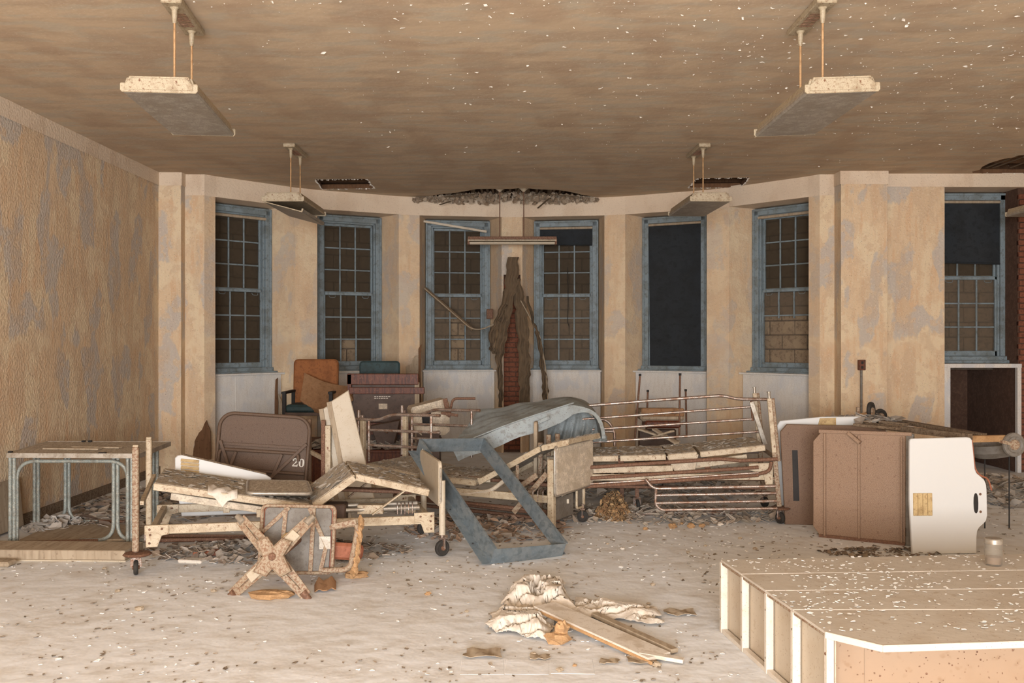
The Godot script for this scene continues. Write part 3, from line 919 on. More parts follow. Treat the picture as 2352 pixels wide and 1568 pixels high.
func ceiling_light(at: Vector3, turn: float, roll: float, label: String, loose: bool) -> void:
	# at: middle of the fixture's underside; 1.22 m long
	var t := thing("ceiling_light", label, "light", Vector3(at.x, at.y, at.z), "hanging fluorescent lights")
	org[t] = Vector3.ZERO
	t.rotation = Vector3(0, turn, 0)
	var R := Basis(Vector3(0, 0, 1), roll)
	var body := MB.new()
	var prof := PackedVector2Array([Vector2(-0.19, 0.09), Vector2(-0.205, 0.045), Vector2(-0.215, 0.03), Vector2(-0.215, 0.012), Vector2(0.215, 0.012), Vector2(0.215, 0.03), Vector2(0.205, 0.045), Vector2(0.19, 0.09)])
	body.prism(prof, 1.19, Transform3D(R, Vector3.ZERO), 0.002)
	obj("housing", body, M.lamp_cream, t)
	for s in [-1, 1]:
		var cap := MB.new()
		var tray := PackedVector2Array([Vector2(-0.222, 0.055), Vector2(-0.226, 0.048), Vector2(-0.226, 0.012), Vector2(-0.214, 0.0), Vector2(0.214, 0.0), Vector2(0.226, 0.012), Vector2(0.226, 0.048), Vector2(0.222, 0.055), Vector2(0.19, 0.056), Vector2(0.172, 0.097), Vector2(-0.172, 0.097), Vector2(-0.19, 0.056)])
		cap.prism(tray, 0.014, Transform3D(R, R * Vector3(0, 0, 0.602 * s)), 0.003)
		var c := obj("end_cap", cap, M.lamp_cream, t)
		var inset := MB.new()
		inset.prism(PackedVector2Array([Vector2(-0.198, 0.048), Vector2(-0.198, 0.014), Vector2(0.198, 0.014), Vector2(0.198, 0.048), Vector2(0.162, 0.085), Vector2(-0.162, 0.085)]), 0.008, Transform3D(R, R * Vector3(0, 0, 0.611 * s)), 0.003)
		obj("raised_panel", inset, M.lamp_cream, c)
	var dif := MB.new()
	var drop := -0.26 if loose else 0.0
	var dx := Transform3D(R * Basis(Vector3(0, 0, 1), drop), R * Vector3(-0.218, 0.004, 0)) * Transform3D(Basis(), Vector3(0.218, 0, 0))
	dif.prism(PackedVector2Array([Vector2(-0.212, 0.035), Vector2(-0.218, 0.006), Vector2(-0.208, -0.004), Vector2(0.208, -0.004), Vector2(0.218, 0.006), Vector2(0.212, 0.035), Vector2(0.204, 0.035), Vector2(0.206, 0.004), Vector2(-0.206, 0.004), Vector2(-0.204, 0.035)]), 1.185, dx)
	var d := obj("diffuser", dif, M.lamp_under, t)
	if loose:
		var lip := MB.new()
		lip.prism(PackedVector2Array([Vector2(-0.215, 0.004), Vector2(-0.215, -0.006), Vector2(0.222, -0.006), Vector2(0.226, 0.035), Vector2(0.21, 0.035), Vector2(0.206, 0.006)]), 0.014, dx * Transform3D(Basis(), Vector3(0, 0, 0.595)), 0.002)
		obj("end_lip", lip, M.lamp_cream, d)
	var top := CEIL - at.y
	var can := MB.new()
	can.box(Transform3D(Basis(), Vector3(0, top - 0.022, 0)), Vector3(0.13, 0.044, 0.66), 0.006)
	var canopy := obj("canopy", can, M.lamp_cream, t)
	for k in 9:
		one_box("slot", Vector3(0, top - 0.0455, -0.12 + 0.03 * k), Vector3(0.085, 0.004, 0.010), M.rust, canopy, 0.001)
	for s in [-1, 1]:
		one_tube("rod", [Vector3(0, 0.08, 0.235 * s), Vector3(0, top - 0.04, 0.235 * s)], 0.0075, M.orange_wood, t, 8)
		var cp := MB.new()
		cp.lathe([Vector2(0, -0.10), Vector2(0.013, -0.10), Vector2(0.018, -0.04), Vector2(0.018, -0.015), Vector2(0.03, 0.0), Vector2(0, 0.0)], Transform3D(Basis(), Vector3(0, top - 0.044, 0.235 * s)), 12)
		obj("coupling", cp, M.lamp_cream, t)
func build_lights() -> void:
	ceiling_light(Vector3(-2.175, 3.19, -6.34), 0.10, 0.0, "long hanging light fixture over the metal table side, hung askew towards the peeling left wall", false)
	ceiling_light(Vector3(1.98, 3.19, -6.34), 0.0, 0.035, "long hanging light fixture above the white endboard and lying cabinet, slightly rolled", false)
	ceiling_light(Vector3(-2.44, 3.19, -10.8), 0.0, 0.0, "hanging light fixture with its diffuser dropped open on one side", true)
	ceiling_light(Vector3(2.10, 3.19, -10.8), 0.03, 0.0, "hanging light fixture in front of the blind-covered window, diffuser closed", false)
	ceiling_light(Vector3(6.12, 3.19, -10.85), 0.0, 0.0, "hanging light fixture reaching towards the window above the deep niche", false)
	# bare strip light in the bow, hung from the broken ceiling
	var t := thing("strip_light", "narrow bare strip light hung across the bow below the broken ceiling", "light", spot(1176, 555, 13.9))
	var a := spot(1075, 552, 13.9)
	var b := spot(1278, 552, 13.9)
	one_beam("channel", a + Vector3(0, 0.03, 0), b + Vector3(0, 0.03, 0), 0.12, 0.045, M.rust, t)
	one_beam("reflector", a + Vector3(0, -0.005, 0), b + Vector3(0, -0.005, 0), 0.16, 0.022, M.lamp_cream, t)
	for s in [-1, 1]:
		one_tube("tube", [a + Vector3(0.02, -0.04, 0.04 * s), b + Vector3(-0.02, -0.04, 0.04 * s)], 0.018, M.cream_clean, t, 10)
		var e: Vector3 = a if s < 0 else b
		one_box("lamp_holder", e + Vector3(-0.01 * s, -0.02, 0), Vector3(0.03, 0.09, 0.15), M.rust, t)
	for px in [1148, 1203]:
		var p := spot(px, 548, 13.9)
		one_tube("rod", [p, Vector3(p.x, CEIL + 0.12, p.z)], 0.008, M.rust, t)
		var cp := MB.new()
		cp.lathe([Vector2(0, -0.05), Vector2(0.012, -0.05), Vector2(0.07, 0.0), Vector2(0, 0.0)], Transform3D(Basis(), Vector3(p.x, CEIL + 0.05, p.z)), 12)
		obj("canopy", cp, M.cream_clean, t)

# ---------------------------------------------------------------- furniture helpers
func caster(parent: Node3D, at: Vector3, r: float, yaw: float, stem: float, fork: Material = null) -> void:
	# at: floor point under the wheel; stem: height where the fork meets the leg
	var ax := Vector3(cos(yaw), 0, -sin(yaw))
	var hub := at + Vector3.UP * r
	var b := MB.new()
	for s in [-1, 1]:
		b.beam(hub + ax * 0.022 * s, at + ax * 0.018 * s + Vector3.UP * (2.0 * r + 0.012), 0.006, r * 0.7, ax, 0.002)
	b.box(Transform3D(Basis(Vector3.UP, yaw), at + Vector3.UP * (2.0 * r + 0.016)), Vector3(0.05, 0.012, r * 0.9), 0.003)
	b.tube([at + Vector3.UP * (2.0 * r + 0.01), at + Vector3.UP * max(stem, 2.0 * r + 0.03)], 0.014, 10)
	var c := obj("caster", b, fork if fork else M.chrome, parent)
	var w := MB.new()
	var wx := Transform3D(Basis(Vector3.UP.cross(ax), ax, Vector3.UP.cross(ax).cross(ax)), hub)
	w.lathe([Vector2(0, -0.013), Vector2(r * 0.7, -0.013), Vector2(r * 0.78, -0.016), Vector2(r * 0.96, -0.012), Vector2(r, 0), Vector2(r * 0.96, 0.012), Vector2(r * 0.78, 0.016), Vector2(r * 0.7, 0.013), Vector2(0, 0.013)], wx, 20)
	obj("wheel", w, M.rubber, c)
	var h := MB.new()
	h.lathe([Vector2(0, -0.026), Vector2(r * 0.25, -0.026), Vector2(r * 0.3, -0.015), Vector2(r * 0.3, 0.015), Vector2(r * 0.25, 0.026), Vector2(0, 0.026)], wx, 12)
	obj("hub", h, M.rust, c)
func bp(bed: Dictionary, s: float, y: float, w: float) -> Vector3:
	return bed.o + bed.u * s + bed.v * w + Vector3.UP * y
func deck_panel(t: Node3D, bed: Dictionary, s0: float, y0: float, s1: float, y1: float, w0: float, w1: float) -> void:
	# one hinged section of the sleeping deck: dirty sheet in a cream angle frame
	var a := bp(bed, s0, y0, (w0 + w1) * 0.5)
	var e := bp(bed, s1, y1, (w0 + w1) * 0.5)
	var dir := (e - a).normalized()
	var up: Vector3 = (bed.v as Vector3).cross(dir) * -1.0
	if up.y < 0:
		up = -up
	var g := (e - a).normalized() * 0.006
	var b := MB.new()
	b.beam(a + g + up * 0.004, e - g + up * 0.004, w1 - w0 - 0.03, 0.012, up, 0.003)
	var p := obj("deck_panel", b, M.peel, t)
	for w in [w0, w1]:
		var f := MB.new()
		f.beam(bp(bed, s0, y0, w) + g - up * 0.018, bp(bed, s1, y1, w) - g - up * 0.018, 0.02, 0.05, up, 0.003)
		obj("edge_rail", f, M.cream, p)
	for s in [0, 1]:
		var q: float = s0 if s == 0 else s1
		var qy: float = y0 if s == 0 else y1
		var gg: Vector3 = g * (2.0 if s == 0 else -2.0)
		one_beam("cross_rail", bp(bed, q, qy, w0) + gg - up * 0.016, bp(bed, q, qy, w1) + gg - up * 0.016, 0.016, 0.04, M.cream, p)
	var scraps := MB.new()
	var n := int(a.distance_to(e) * 130.0)
	for k in n:
		var f := rng.randf()
		var at := bp(bed, lerpf(s0, s1, f), lerpf(y0, y1, f), rng.randf_range(w0 + 0.03, w1 - 0.03)) + up * 0.010
		var tone := rng.randf()
		scraps.tint = Color(0.50, 0.45, 0.38).lerp(Color(0.29, 0.245, 0.195), tone)
		scraps.flake(at, (up + Vector3(rng.randf_range(-0.2, 0.2), 0, rng.randf_range(-0.2, 0.2))).normalized(), rng.randf_range(0.008, 0.03), rng, 0.002, 0.4, 1.4)
	var so := obj("peeling_flakes", scraps, M.pile, p)
	stuff(so)
func board(called: String, poly: PackedVector2Array, thick: float, xf: Transform3D, m: Material, parent: Node3D = self, bev: float = 0.004) -> MeshInstance3D:
	var b := MB.new()
	b.prism(poly, thick, xf, bev)
	return obj(called, b, m, parent)
func print_text(parent: Node3D, called: String, words: String, size: float, xf: Transform3D, m: Material) -> void:
	var tm := TextMesh.new()
	var f := SystemFont.new()
	f.font_names = PackedStringArray(["Droid Serif"])
	f.font_weight = 700
	tm.font = f
	tm.text = words
	tm.font_size = 64
	tm.pixel_size = size / 64.0
	tm.depth = 0.002
	tm.material = m
	var mi := MeshInstance3D.new()
	mi.mesh = tm
	mi.name = called
	parent.add_child(mi, true)
	mi.transform = Transform3D(xf.basis, xf.origin - org.get(parent, Vector3.ZERO))
func pile(called: String, label: String, category: String, at: Vector3, rx: float, rz: float, h: float, count: int, r0: float, r1: float, tones: Array, tilt: float = 0.6, parent: Node3D = self) -> MeshInstance3D:
	var b := MB.new()
	for k in count:
		var a := rng.randf() * TAU
		var q := sqrt(rng.randf())
		var y: float = h * max(0.0, 1.0 - q * q) * rng.randf()
		var c: Color = tones[rng.randi() % tones.size()]
		b.tint = c * rng.randf_range(0.75, 1.2)
		var nn := Vector3(rng.randf_range(-tilt, tilt), 1, rng.randf_range(-tilt, tilt)).normalized()
		b.flake(at + Vector3(cos(a) * q * rx, y + 0.002, sin(a) * q * rz), nn, rng.randf_range(r0, r1), rng, 0.004, 0.35, rng.randf_range(0.8, 1.8))
	var o := obj(called, b, M.pile, parent)
	stuff(o)
	if parent == self:
		tag(o, label, category)
	return o

# ---------------------------------------------------------------- left side
func build_table() -> void:
	var t := thing("metal_table", "metal-edged table with paired teal tube legs against the stained left wall", "table", Vector3(-3.68, 0, -8.35))
	var y := 0.755
	var c := [Vector3(-4.22, y, -8.0), Vector3(-3.10, y, -7.96), Vector3(-3.18, y, -8.92), Vector3(-4.34, y, -8.95)]
	var mid: Vector3 = (c[0] + c[1] + c[2] + c[3]) * 0.25
	var poly := PackedVector2Array()
	for p in c:
		poly.append(Vector2(p.x - mid.x, -(p.z - mid.z)))
	var up := Transform3D(Basis(Vector3(1, 0, 0), Vector3(0, 0, -1), Vector3(0, 1, 0)), mid)
	var top := board("table_top", poly, 0.022, up, M.peel, t)
	for i in 4:
		one_beam("edge_band", c[i] + Vector3(0, -0.006, 0), c[(i + 1) % 4] + Vector3(0, -0.006, 0), 0.008, 0.042, M.alu, top)
	# paired tube legs
	var feet := [Vector3(-4.19, 0, -8.03), Vector3(-3.36, 0, -8.12), Vector3(-3.20, 0, -8.02), Vector3(-4.30, 0, -8.66), Vector3(-4.17, 0, -8.98), Vector3(-3.30, 0, -8.86)]
	for i in feet.size():
		var f: Vector3 = feet[i]
		for s in [-1, 1]:
			var o: Vector3 = Vector3(0.019 * s, 0, 0.004 * s)
			var low: Vector3 = f + o + Vector3(0.16 * s, 0.018, 0.02) if i in [1, 4] else f + o
			var pts := [f + o + Vector3(0, y - 0.03, 0), f + o + Vector3(0, 0.14, 0), f + o + Vector3(0, 0.05, 0), low]
			if i in [1, 4]:
				pts = fillet([f + o + Vector3(0, y - 0.03, 0), f + o + Vector3(0, 0.02, 0), low + Vector3(0.12 * s, 0, 0)], 0.14, 6)
			else:
				pts = [f + o + Vector3(0, y - 0.03, 0), f + o + Vector3(0, 0.005, 0)]
			one_tube("leg", pts, 0.016, M.teal_tube, t, 10)
	one_tube("upper_rail", fillet([Vector3(-4.16, 0.01, -8.05), Vector3(-4.16, y - 0.06, -8.05), Vector3(-3.23, y - 0.06, -8.05), Vector3(-3.23, 0.01, -8.05)], 0.16, 7), 0.015, M.teal_tube, t, 10)
	one_tube("lower_rail", [Vector3(-4.15, 0.018, -8.02), Vector3(-3.5, 0.018, -8.10)], 0.014, M.rust, t, 10)
	one_tube("lower_rail", [Vector3(-3.26, 0.018, -8.10), Vector3(-3.18, 0.018, -8.05)], 0.014, M.rust, t, 10)
	one_tube("lower_rail", [Vector3(-4.28, 0.018, -8.68), Vector3(-4.30, 0.018, -8.95), Vector3(-4.2, 0.018, -9.0)], 0.014, M.rust, t, 10)
	one_tube("lower_rail", [Vector3(-4.0, 0.018, -9.0), Vector3(-3.32, 0.018, -8.9)], 0.014, M.rust, t, 10)
	for q in [[0, 0.18], [0, 0.24], [3, 0.4], [3, 0.45]]:
		pass
	for p in [Vector3(-4.2, y + 0.022, -8.02), Vector3(-3.43, y + 0.015, -7.985), Vector3(-3.40, y + 0.015, -7.985), Vector3(-3.98, y + 0.02, -8.9), Vector3(-3.92, y + 0.02, -8.9)]:
		one_box("tube_plug", p, Vector3(0.032, 0.014, 0.03), M.black, t)
	for q in [[-4.05, -3.55, -8.30, "long thin wooden strip lying on the metal-edged table"], [-3.86, -3.42, -8.42, "short thin wooden strip lying behind another on the metal-edged table"]]:
		var b := MB.new()
		b.beam(Vector3(q[0], y + 0.02, q[2]), Vector3(q[1], y + 0.02, q[2] + 0.05), 0.07, 0.014, Vector3.UP, 0.003)
		tag(obj("wood_strip", b, M.wood), q[3], "strip")
	# sheets of board on the floor beneath and the thick plank in front
	var b1 := MB.new()
	b1.box(Transform3D(Basis(Vector3.UP, 0.08), Vector3(-3.72, 0.014, -8.45)), Vector3(0.95, 0.02, 0.7), 0.003)
	tag(obj("hardboard_sheet", b1, M.wood), "flat grey board lying on the floor under the metal table", "board")
	var pl := thing("thick_plank", "thick dusty plank on the floor before the metal table", "plank", Vector3(-3.7, 0, -7.62))
	var pb := MB.new()
	pb.beam(Vector3(-4.5, 0.048, -7.62), Vector3(-2.98, 0.048, -7.56), 0.34, 0.075, Vector3.UP, 0.006)
	obj("board", pb, M.wood, pl)
	var pf := MB.new()
	pf.beam(Vector3(-4.5, 0.006, -7.62), Vector3(-2.97, 0.006, -7.56), 0.36, 0.012, Vector3.UP, 0.003)
	obj("bottom_ply", pf, M.cream_clean, pl)
	var ck := MB.new()
	ck.beam(Vector3(-4.2, 0.02, -7.28), Vector3(-3.78, 0.022, -7.25), 0.12, 0.04, Vector3.UP, 0.012)
	tag(obj("wood_chunk", ck, M.wood), "broken chunk of grey wood in front of the thick plank", "wood")
	var lb := MB.new()
	lb.beam(Vector3(-4.47, 0.24, -8.1), Vector3(-4.49, 0.24, -8.75), 0.02, 0.44, Vector3(-0.1, 1, 0), 0.003)
	tag(obj("leaning_board", lb, M.wood), "grey board leaning on the left wall behind the metal table", "board")
	pile("plaster_rubble", "fallen plaster and paper litter along the left wall", "rubble", Vector3(-3.6, 0.0, -10.1), 0.85, 1.5, 0.06, 700, 0.015, 0.07, [Color(0.36, 0.29, 0.22), Color(0.29, 0.23, 0.17), Color(0.44, 0.37, 0.30), Color(0.23, 0.17, 0.13)], 0.3)
	pile("plaster_rubble", "pale plaster crumbs heaped beside the metal table's rear legs", "rubble", Vector3(-4.2, 0.0, -8.85), 0.22, 0.4, 0.08, 130, 0.015, 0.06, [Color(0.52, 0.48, 0.43), Color(0.45, 0.39, 0.33)])

func build_bed_a() -> void:
	var bed := {"o": Vector3(-2.741, 0, -6.98), "u": Vector3(0.966, 0, -0.259), "v": Vector3(-0.259, 0, -0.966)}
	var t := thing("hospital_bed", "cream hospital bed with bent deck beside the overturned swivel chair", "bed", Vector3(-1.7, 0, -7.6))
	for w in [0.0, 0.9]:
		var near: bool = w < 0.5
		var p := one_beam("head_post", bp(bed, 0, 0.17 if near else 0.2, w), bp(bed, 0, 0.935 if near else 0.905, w), 0.07, 0.045, M.chip if near else M.cream, t, bed.u, 0.008)
		one_beam("cap", bp(bed, 0, 0.935 if near else 0.905, w), bp(bed, 0, 0.948 if near else 0.918, w), 0.066, 0.041, M.cream, p, bed.u, 0.004)
		if near:
			var d := MB.new()
			d.lathe([Vector2(0, -0.008), Vector2(0.09, -0.008), Vector2(0.102, 0.0), Vector2(0.09, 0.012), Vector2(0, 0.016)], Transform3D(Basis(), bp(bed, 0.01, 0.15, 0)), 24)
			obj("bumper_disc", d, M.rust, t)
		caster(t, bp(bed, 0.0, 0, w), 0.055, 0.35, 0.2)
		# side rail with corner plates
		one_beam("side_rail", bp(bed, 0.06, 0.325, w), bp(bed, 2.2, 0.30, w), 0.035, 0.065, M.cream, t)
		for e in [[0.13, 1.0], [2.14, -1.0]]:
			var pts := PackedVector2Array([Vector2(-0.06, 0.07), Vector2(0.1, 0.07), Vector2(0.1, 0.0), Vector2(0.05, -0.01), Vector2(0.02, -0.09), Vector2(-0.06, -0.09)])
			if e[1] < 0:
				for k in pts.size():
					pts[k].x = -pts[k].x
			var xf := facing(bp(bed, e[0], 0.29, w - 0.022), bed.u, Vector3.UP)
			var g := board("corner_plate", pts, 0.01, xf, M.cream, t)
			for q in [Vector2(-0.035 * e[1], 0.04), Vector2(-0.03 * e[1], 0.0), Vector2(-0.035 * e[1], -0.06), Vector2(0.05 * e[1], 0.04)]:
				var bl := MB.new()
				bl.lathe([Vector2(0, 0), Vector2(0.009, 0), Vector2(0.007, 0.005), Vector2(0, 0.006)], xf * Transform3D(Basis(Vector3(1, 0, 0), PI / 2), Vector3(q.x, q.y, 0.006)), 8)
				obj("bolt", bl, M.rust, g)
	one_beam("cross_member", bp(bed, 0.04, 0.52, 0), bp(bed, 0.04, 0.6, 0.9), 0.03, 0.03, M.cream, t)
	one_beam("cross_member", bp(bed, 0.12, 0.33, 0), bp(bed, 0.12, 0.33, 0.9), 0.04, 0.05, M.cream, t)
	one_beam("cross_member", bp(bed, 2.15, 0.32, 0), bp(bed, 2.15, 0.32, 0.9), 0.04, 0.05, M.cream, t)
	deck_panel(t, bed, 0.12, 0.657, 1.245, 0.449, 0.0, 0.86)
	deck_panel(t, bed, 1.26, 0.455, 1.575, 0.669, 0.0, 0.86)
	deck_panel(t, bed, 1.59, 0.672, 2.17, 0.524, 0.0, 0.86)
	# lower board slung under the head section, levers and lifting gear
	one_beam("lift_board", bp(bed, 0.24, 0.545, 0.25), bp(bed, 1.0, 0.40, 0.2), 0.28, 0.05, M.pale_wood, t)
	one_beam("hinge_plate", bp(bed, 0.85, 0.40, 0.05), bp(bed, 1.2, 0.40, 0.05), 0.02, 0.06, M.cream, t)
	one_beam("lever", bp(bed, 2.0, 0.545, 0.05), bp(bed, 1.72, 0.35, 0.05), 0.012, 0.045, M.cream, t, bed.v)
	one_beam("lever", bp(bed, 1.85, 0.56, 0.75), bp(bed, 1.6, 0.38, 0.75), 0.012, 0.04, M.chip, t, bed.v)
	one_box("gear_box", bp(bed, 1.72, 0.385, 0.12), Vector3(0.2, 0.07, 0.1), M.cream, t)
	one_box("motor_box", bp(bed, 1.45, 0.36, 0.14), Vector3(0.17, 0.16, 0.14), M.dark_panel, t, 0.01)
	for w in [0.1, 0.2]:
		one_tube("drive_shaft", [bp(bed, 1.5, 0.365 + w * 0.2, w), bp(bed, 2.1, 0.36 + w * 0.2, w)], 0.018, M.jar_lid, t, 10)
	for k in 5:
		one_tube("spring_coil", fillet([bp(bed, 1.92 + k * 0.03, 0.34, 0.06), bp(bed, 1.92 + k * 0.03, 0.42, 0.06), bp(bed, 1.93 + k * 0.03, 0.42, 0.14)], 0.02, 3), 0.004, M.chrome, t, 6)
	for q in [[1.3, 0.50, 0.5, 2.1, 0.44], [1.5, 0.47, 0.7, 2.15, 0.42], [0.3, 0.24, 0.5, 1.5, 0.24], [0.35, 0.2, 0.62, 1.5, 0.19]]:
		one_tube("tie_rod", [bp(bed, q[0], q[1], q[2]), bp(bed, q[3], q[4], q[2])], 0.015, M.rust, t, 8)
	one_beam("lever_post", bp(bed, 0.62, 0.34, 0.5), bp(bed, 0.62, 0.48, 0.5), 0.05, 0.05, M.cream, t, bed.u)
	# foot end
	var fx := facing(bp(bed, 2.25, 0.575, 0.43), bed.v * -1.0, Vector3.UP)
	var fb := board("footboard", round_rect(0.88, 0.36, 0.05), 0.03, fx, M.cream_clean, t, 0.006)
	for s in [-1, 1]:
		one_beam("edge_trim", fx * Vector3(0.44 * s, -0.14, 0), fx * Vector3(0.44 * s, 0.13, 0), 0.036, 0.012, M.jar_lid, fb, bed.u)
	for w in [0.02, 0.88]:
		one_tube("foot_post", [bp(bed, 2.27, 0.17, w), bp(bed, 2.27, 0.60, w)], 0.026, M.cream_clean, t, 12)
		caster(t, bp(bed, 2.27, 0, w), 0.065, -0.9, 0.19)
	# white ribbed endboard standing on the far side, tray on the deck, rag over its edge
	var eb := thing("bed_endboard", "long white endboard with yellow ribbed plaque propped behind the bent bed deck", "board", Vector3(-2.4, 0.2, -8.15))
	var a := spot(402, 1075, 8.02)
	var e2 := spot(622, 1102, 8.30)
	var ux := (e2 - a)
	ux.y = 0
	var xf2 := facing(a, ux, Vector3(0, 0.98, -0.17))
	var L := ux.length()
	board("panel", PackedVector2Array([Vector2(0, 0.02), Vector2(0.0, 0.085), Vector2(0.02, 0.105), Vector2(0.06, 0.11), Vector2(L - 0.05, -0.085), Vector2(L, -0.12), Vector2(L, -0.42), Vector2(0.05, -0.40), Vector2(0, -0.1)]), 0.03, xf2, M.white_board, eb, 0.006)
	for k in 4:
		one_beam("plaque_rib", xf2 * Vector3(0.045, 0.065 - 0.03 * k, 0.02), xf2 * Vector3(0.19, 0.045 - 0.03 * k, 0.02), 0.014, 0.026, M.yellow_wood, eb)
	one_beam("top_edging", xf2 * Vector3(0.05, 0.116, 0), xf2 * Vector3(L - 0.04, -0.082, 0), 0.036, 0.012, M.grime, eb)
	var tr := thing("overbed_tray", "flat dirty tray with a shiny metal rim lying on the bent deck", "tray", bp(bed, 1.0, 0.53, 0.3))
	var tx := facing(bp(bed, 1.02, 0.548, 0.36), bed.u + Vector3.UP * -0.05, bed.v)
	tx = Transform3D(Basis(tx.basis.x, tx.basis.y, tx.basis.z), tx.origin)
	board("tray_top", round_rect(0.46, 0.64, 0.04), 0.014, tx * Transform3D(Basis(), Vector3(0, 0, 0.0)), M.peel, tr)
	var rimp := []
	for p in round_rect(0.47, 0.65, 0.045):
		rimp.append(tx * Vector3(p.x, p.y, -0.004))
	rimp.append(rimp[0])
	one_tube("rim", rimp, 0.016, M.jar_lid, tr, 8)
	var rag_rows := []
	for j in 6:
		var r := []
		for i in 7:
			var s := 0.50 + i * 0.035
			var f := (s - 0.12) / 1.125
			var y := lerpf(0.657, 0.449, f) + 0.02 + 0.012 * sin(i * 2.1 + j)
			var w := 0.16 - j * 0.045
			if w < 0.0:
				y += w * 1.6 * (1.0 - abs(i - 3) / 4.0)
				w = -0.02
			r.append(bp(bed, s, y, w))
		rag_rows.append(r)
	var rg := MB.new()
	rg.slab(rag_rows, 0.004)
	tag(obj("cloth_scrap", rg, M.rag), "scrap of pale cloth hanging over the bent deck's edge", "cloth")
	# brown fallen rods and litter below
	for q in [[355, 1236, 590, 1238], [360, 1246, 560, 1243]]:
		var b := MB.new()
		var p1 := ground(q[0], q[1]) + Vector3.UP * 0.02
		var p2 := ground(q[2], q[3]) + Vector3.UP * 0.02
		b.tube([p1, p2], 0.018, 8)
		tag(obj("rusty_rod", b, M.rust), "rusty brown rod lying on the floor under the bent bed", "rod", "rods under the bent bed")
	pile("floor_litter", "brown rubble and dust under the bent cream bed", "rubble", Vector3(-1.9, 0, -7.75), 1.1, 0.45, 0.06, 380, 0.015, 0.05, [Color(0.30, 0.23, 0.17), Color(0.45, 0.38, 0.31), Color(0.20, 0.15, 0.11)])
	var bk := MB.new()
	bk.box(Transform3D(Basis(Vector3.UP, 0.25), ground(474, 1274) + Vector3.UP * 0.018), Vector3(0.2, 0.036, 0.1), 0.008)
	tag(obj("loose_brick", bk, M.seat_red), "flat orange brick on the floor under the bent bed", "brick")
	var st := MB.new()
	st.box(Transform3D(Basis(Vector3.UP, -0.2), ground(442, 1290) + Vector3.UP * 0.012), Vector3(0.2, 0.024, 0.1), 0.01)
	tag(obj("plaster_lump", st, M.rag), "flat grey plaster lump near the bumper-disc caster", "plaster")

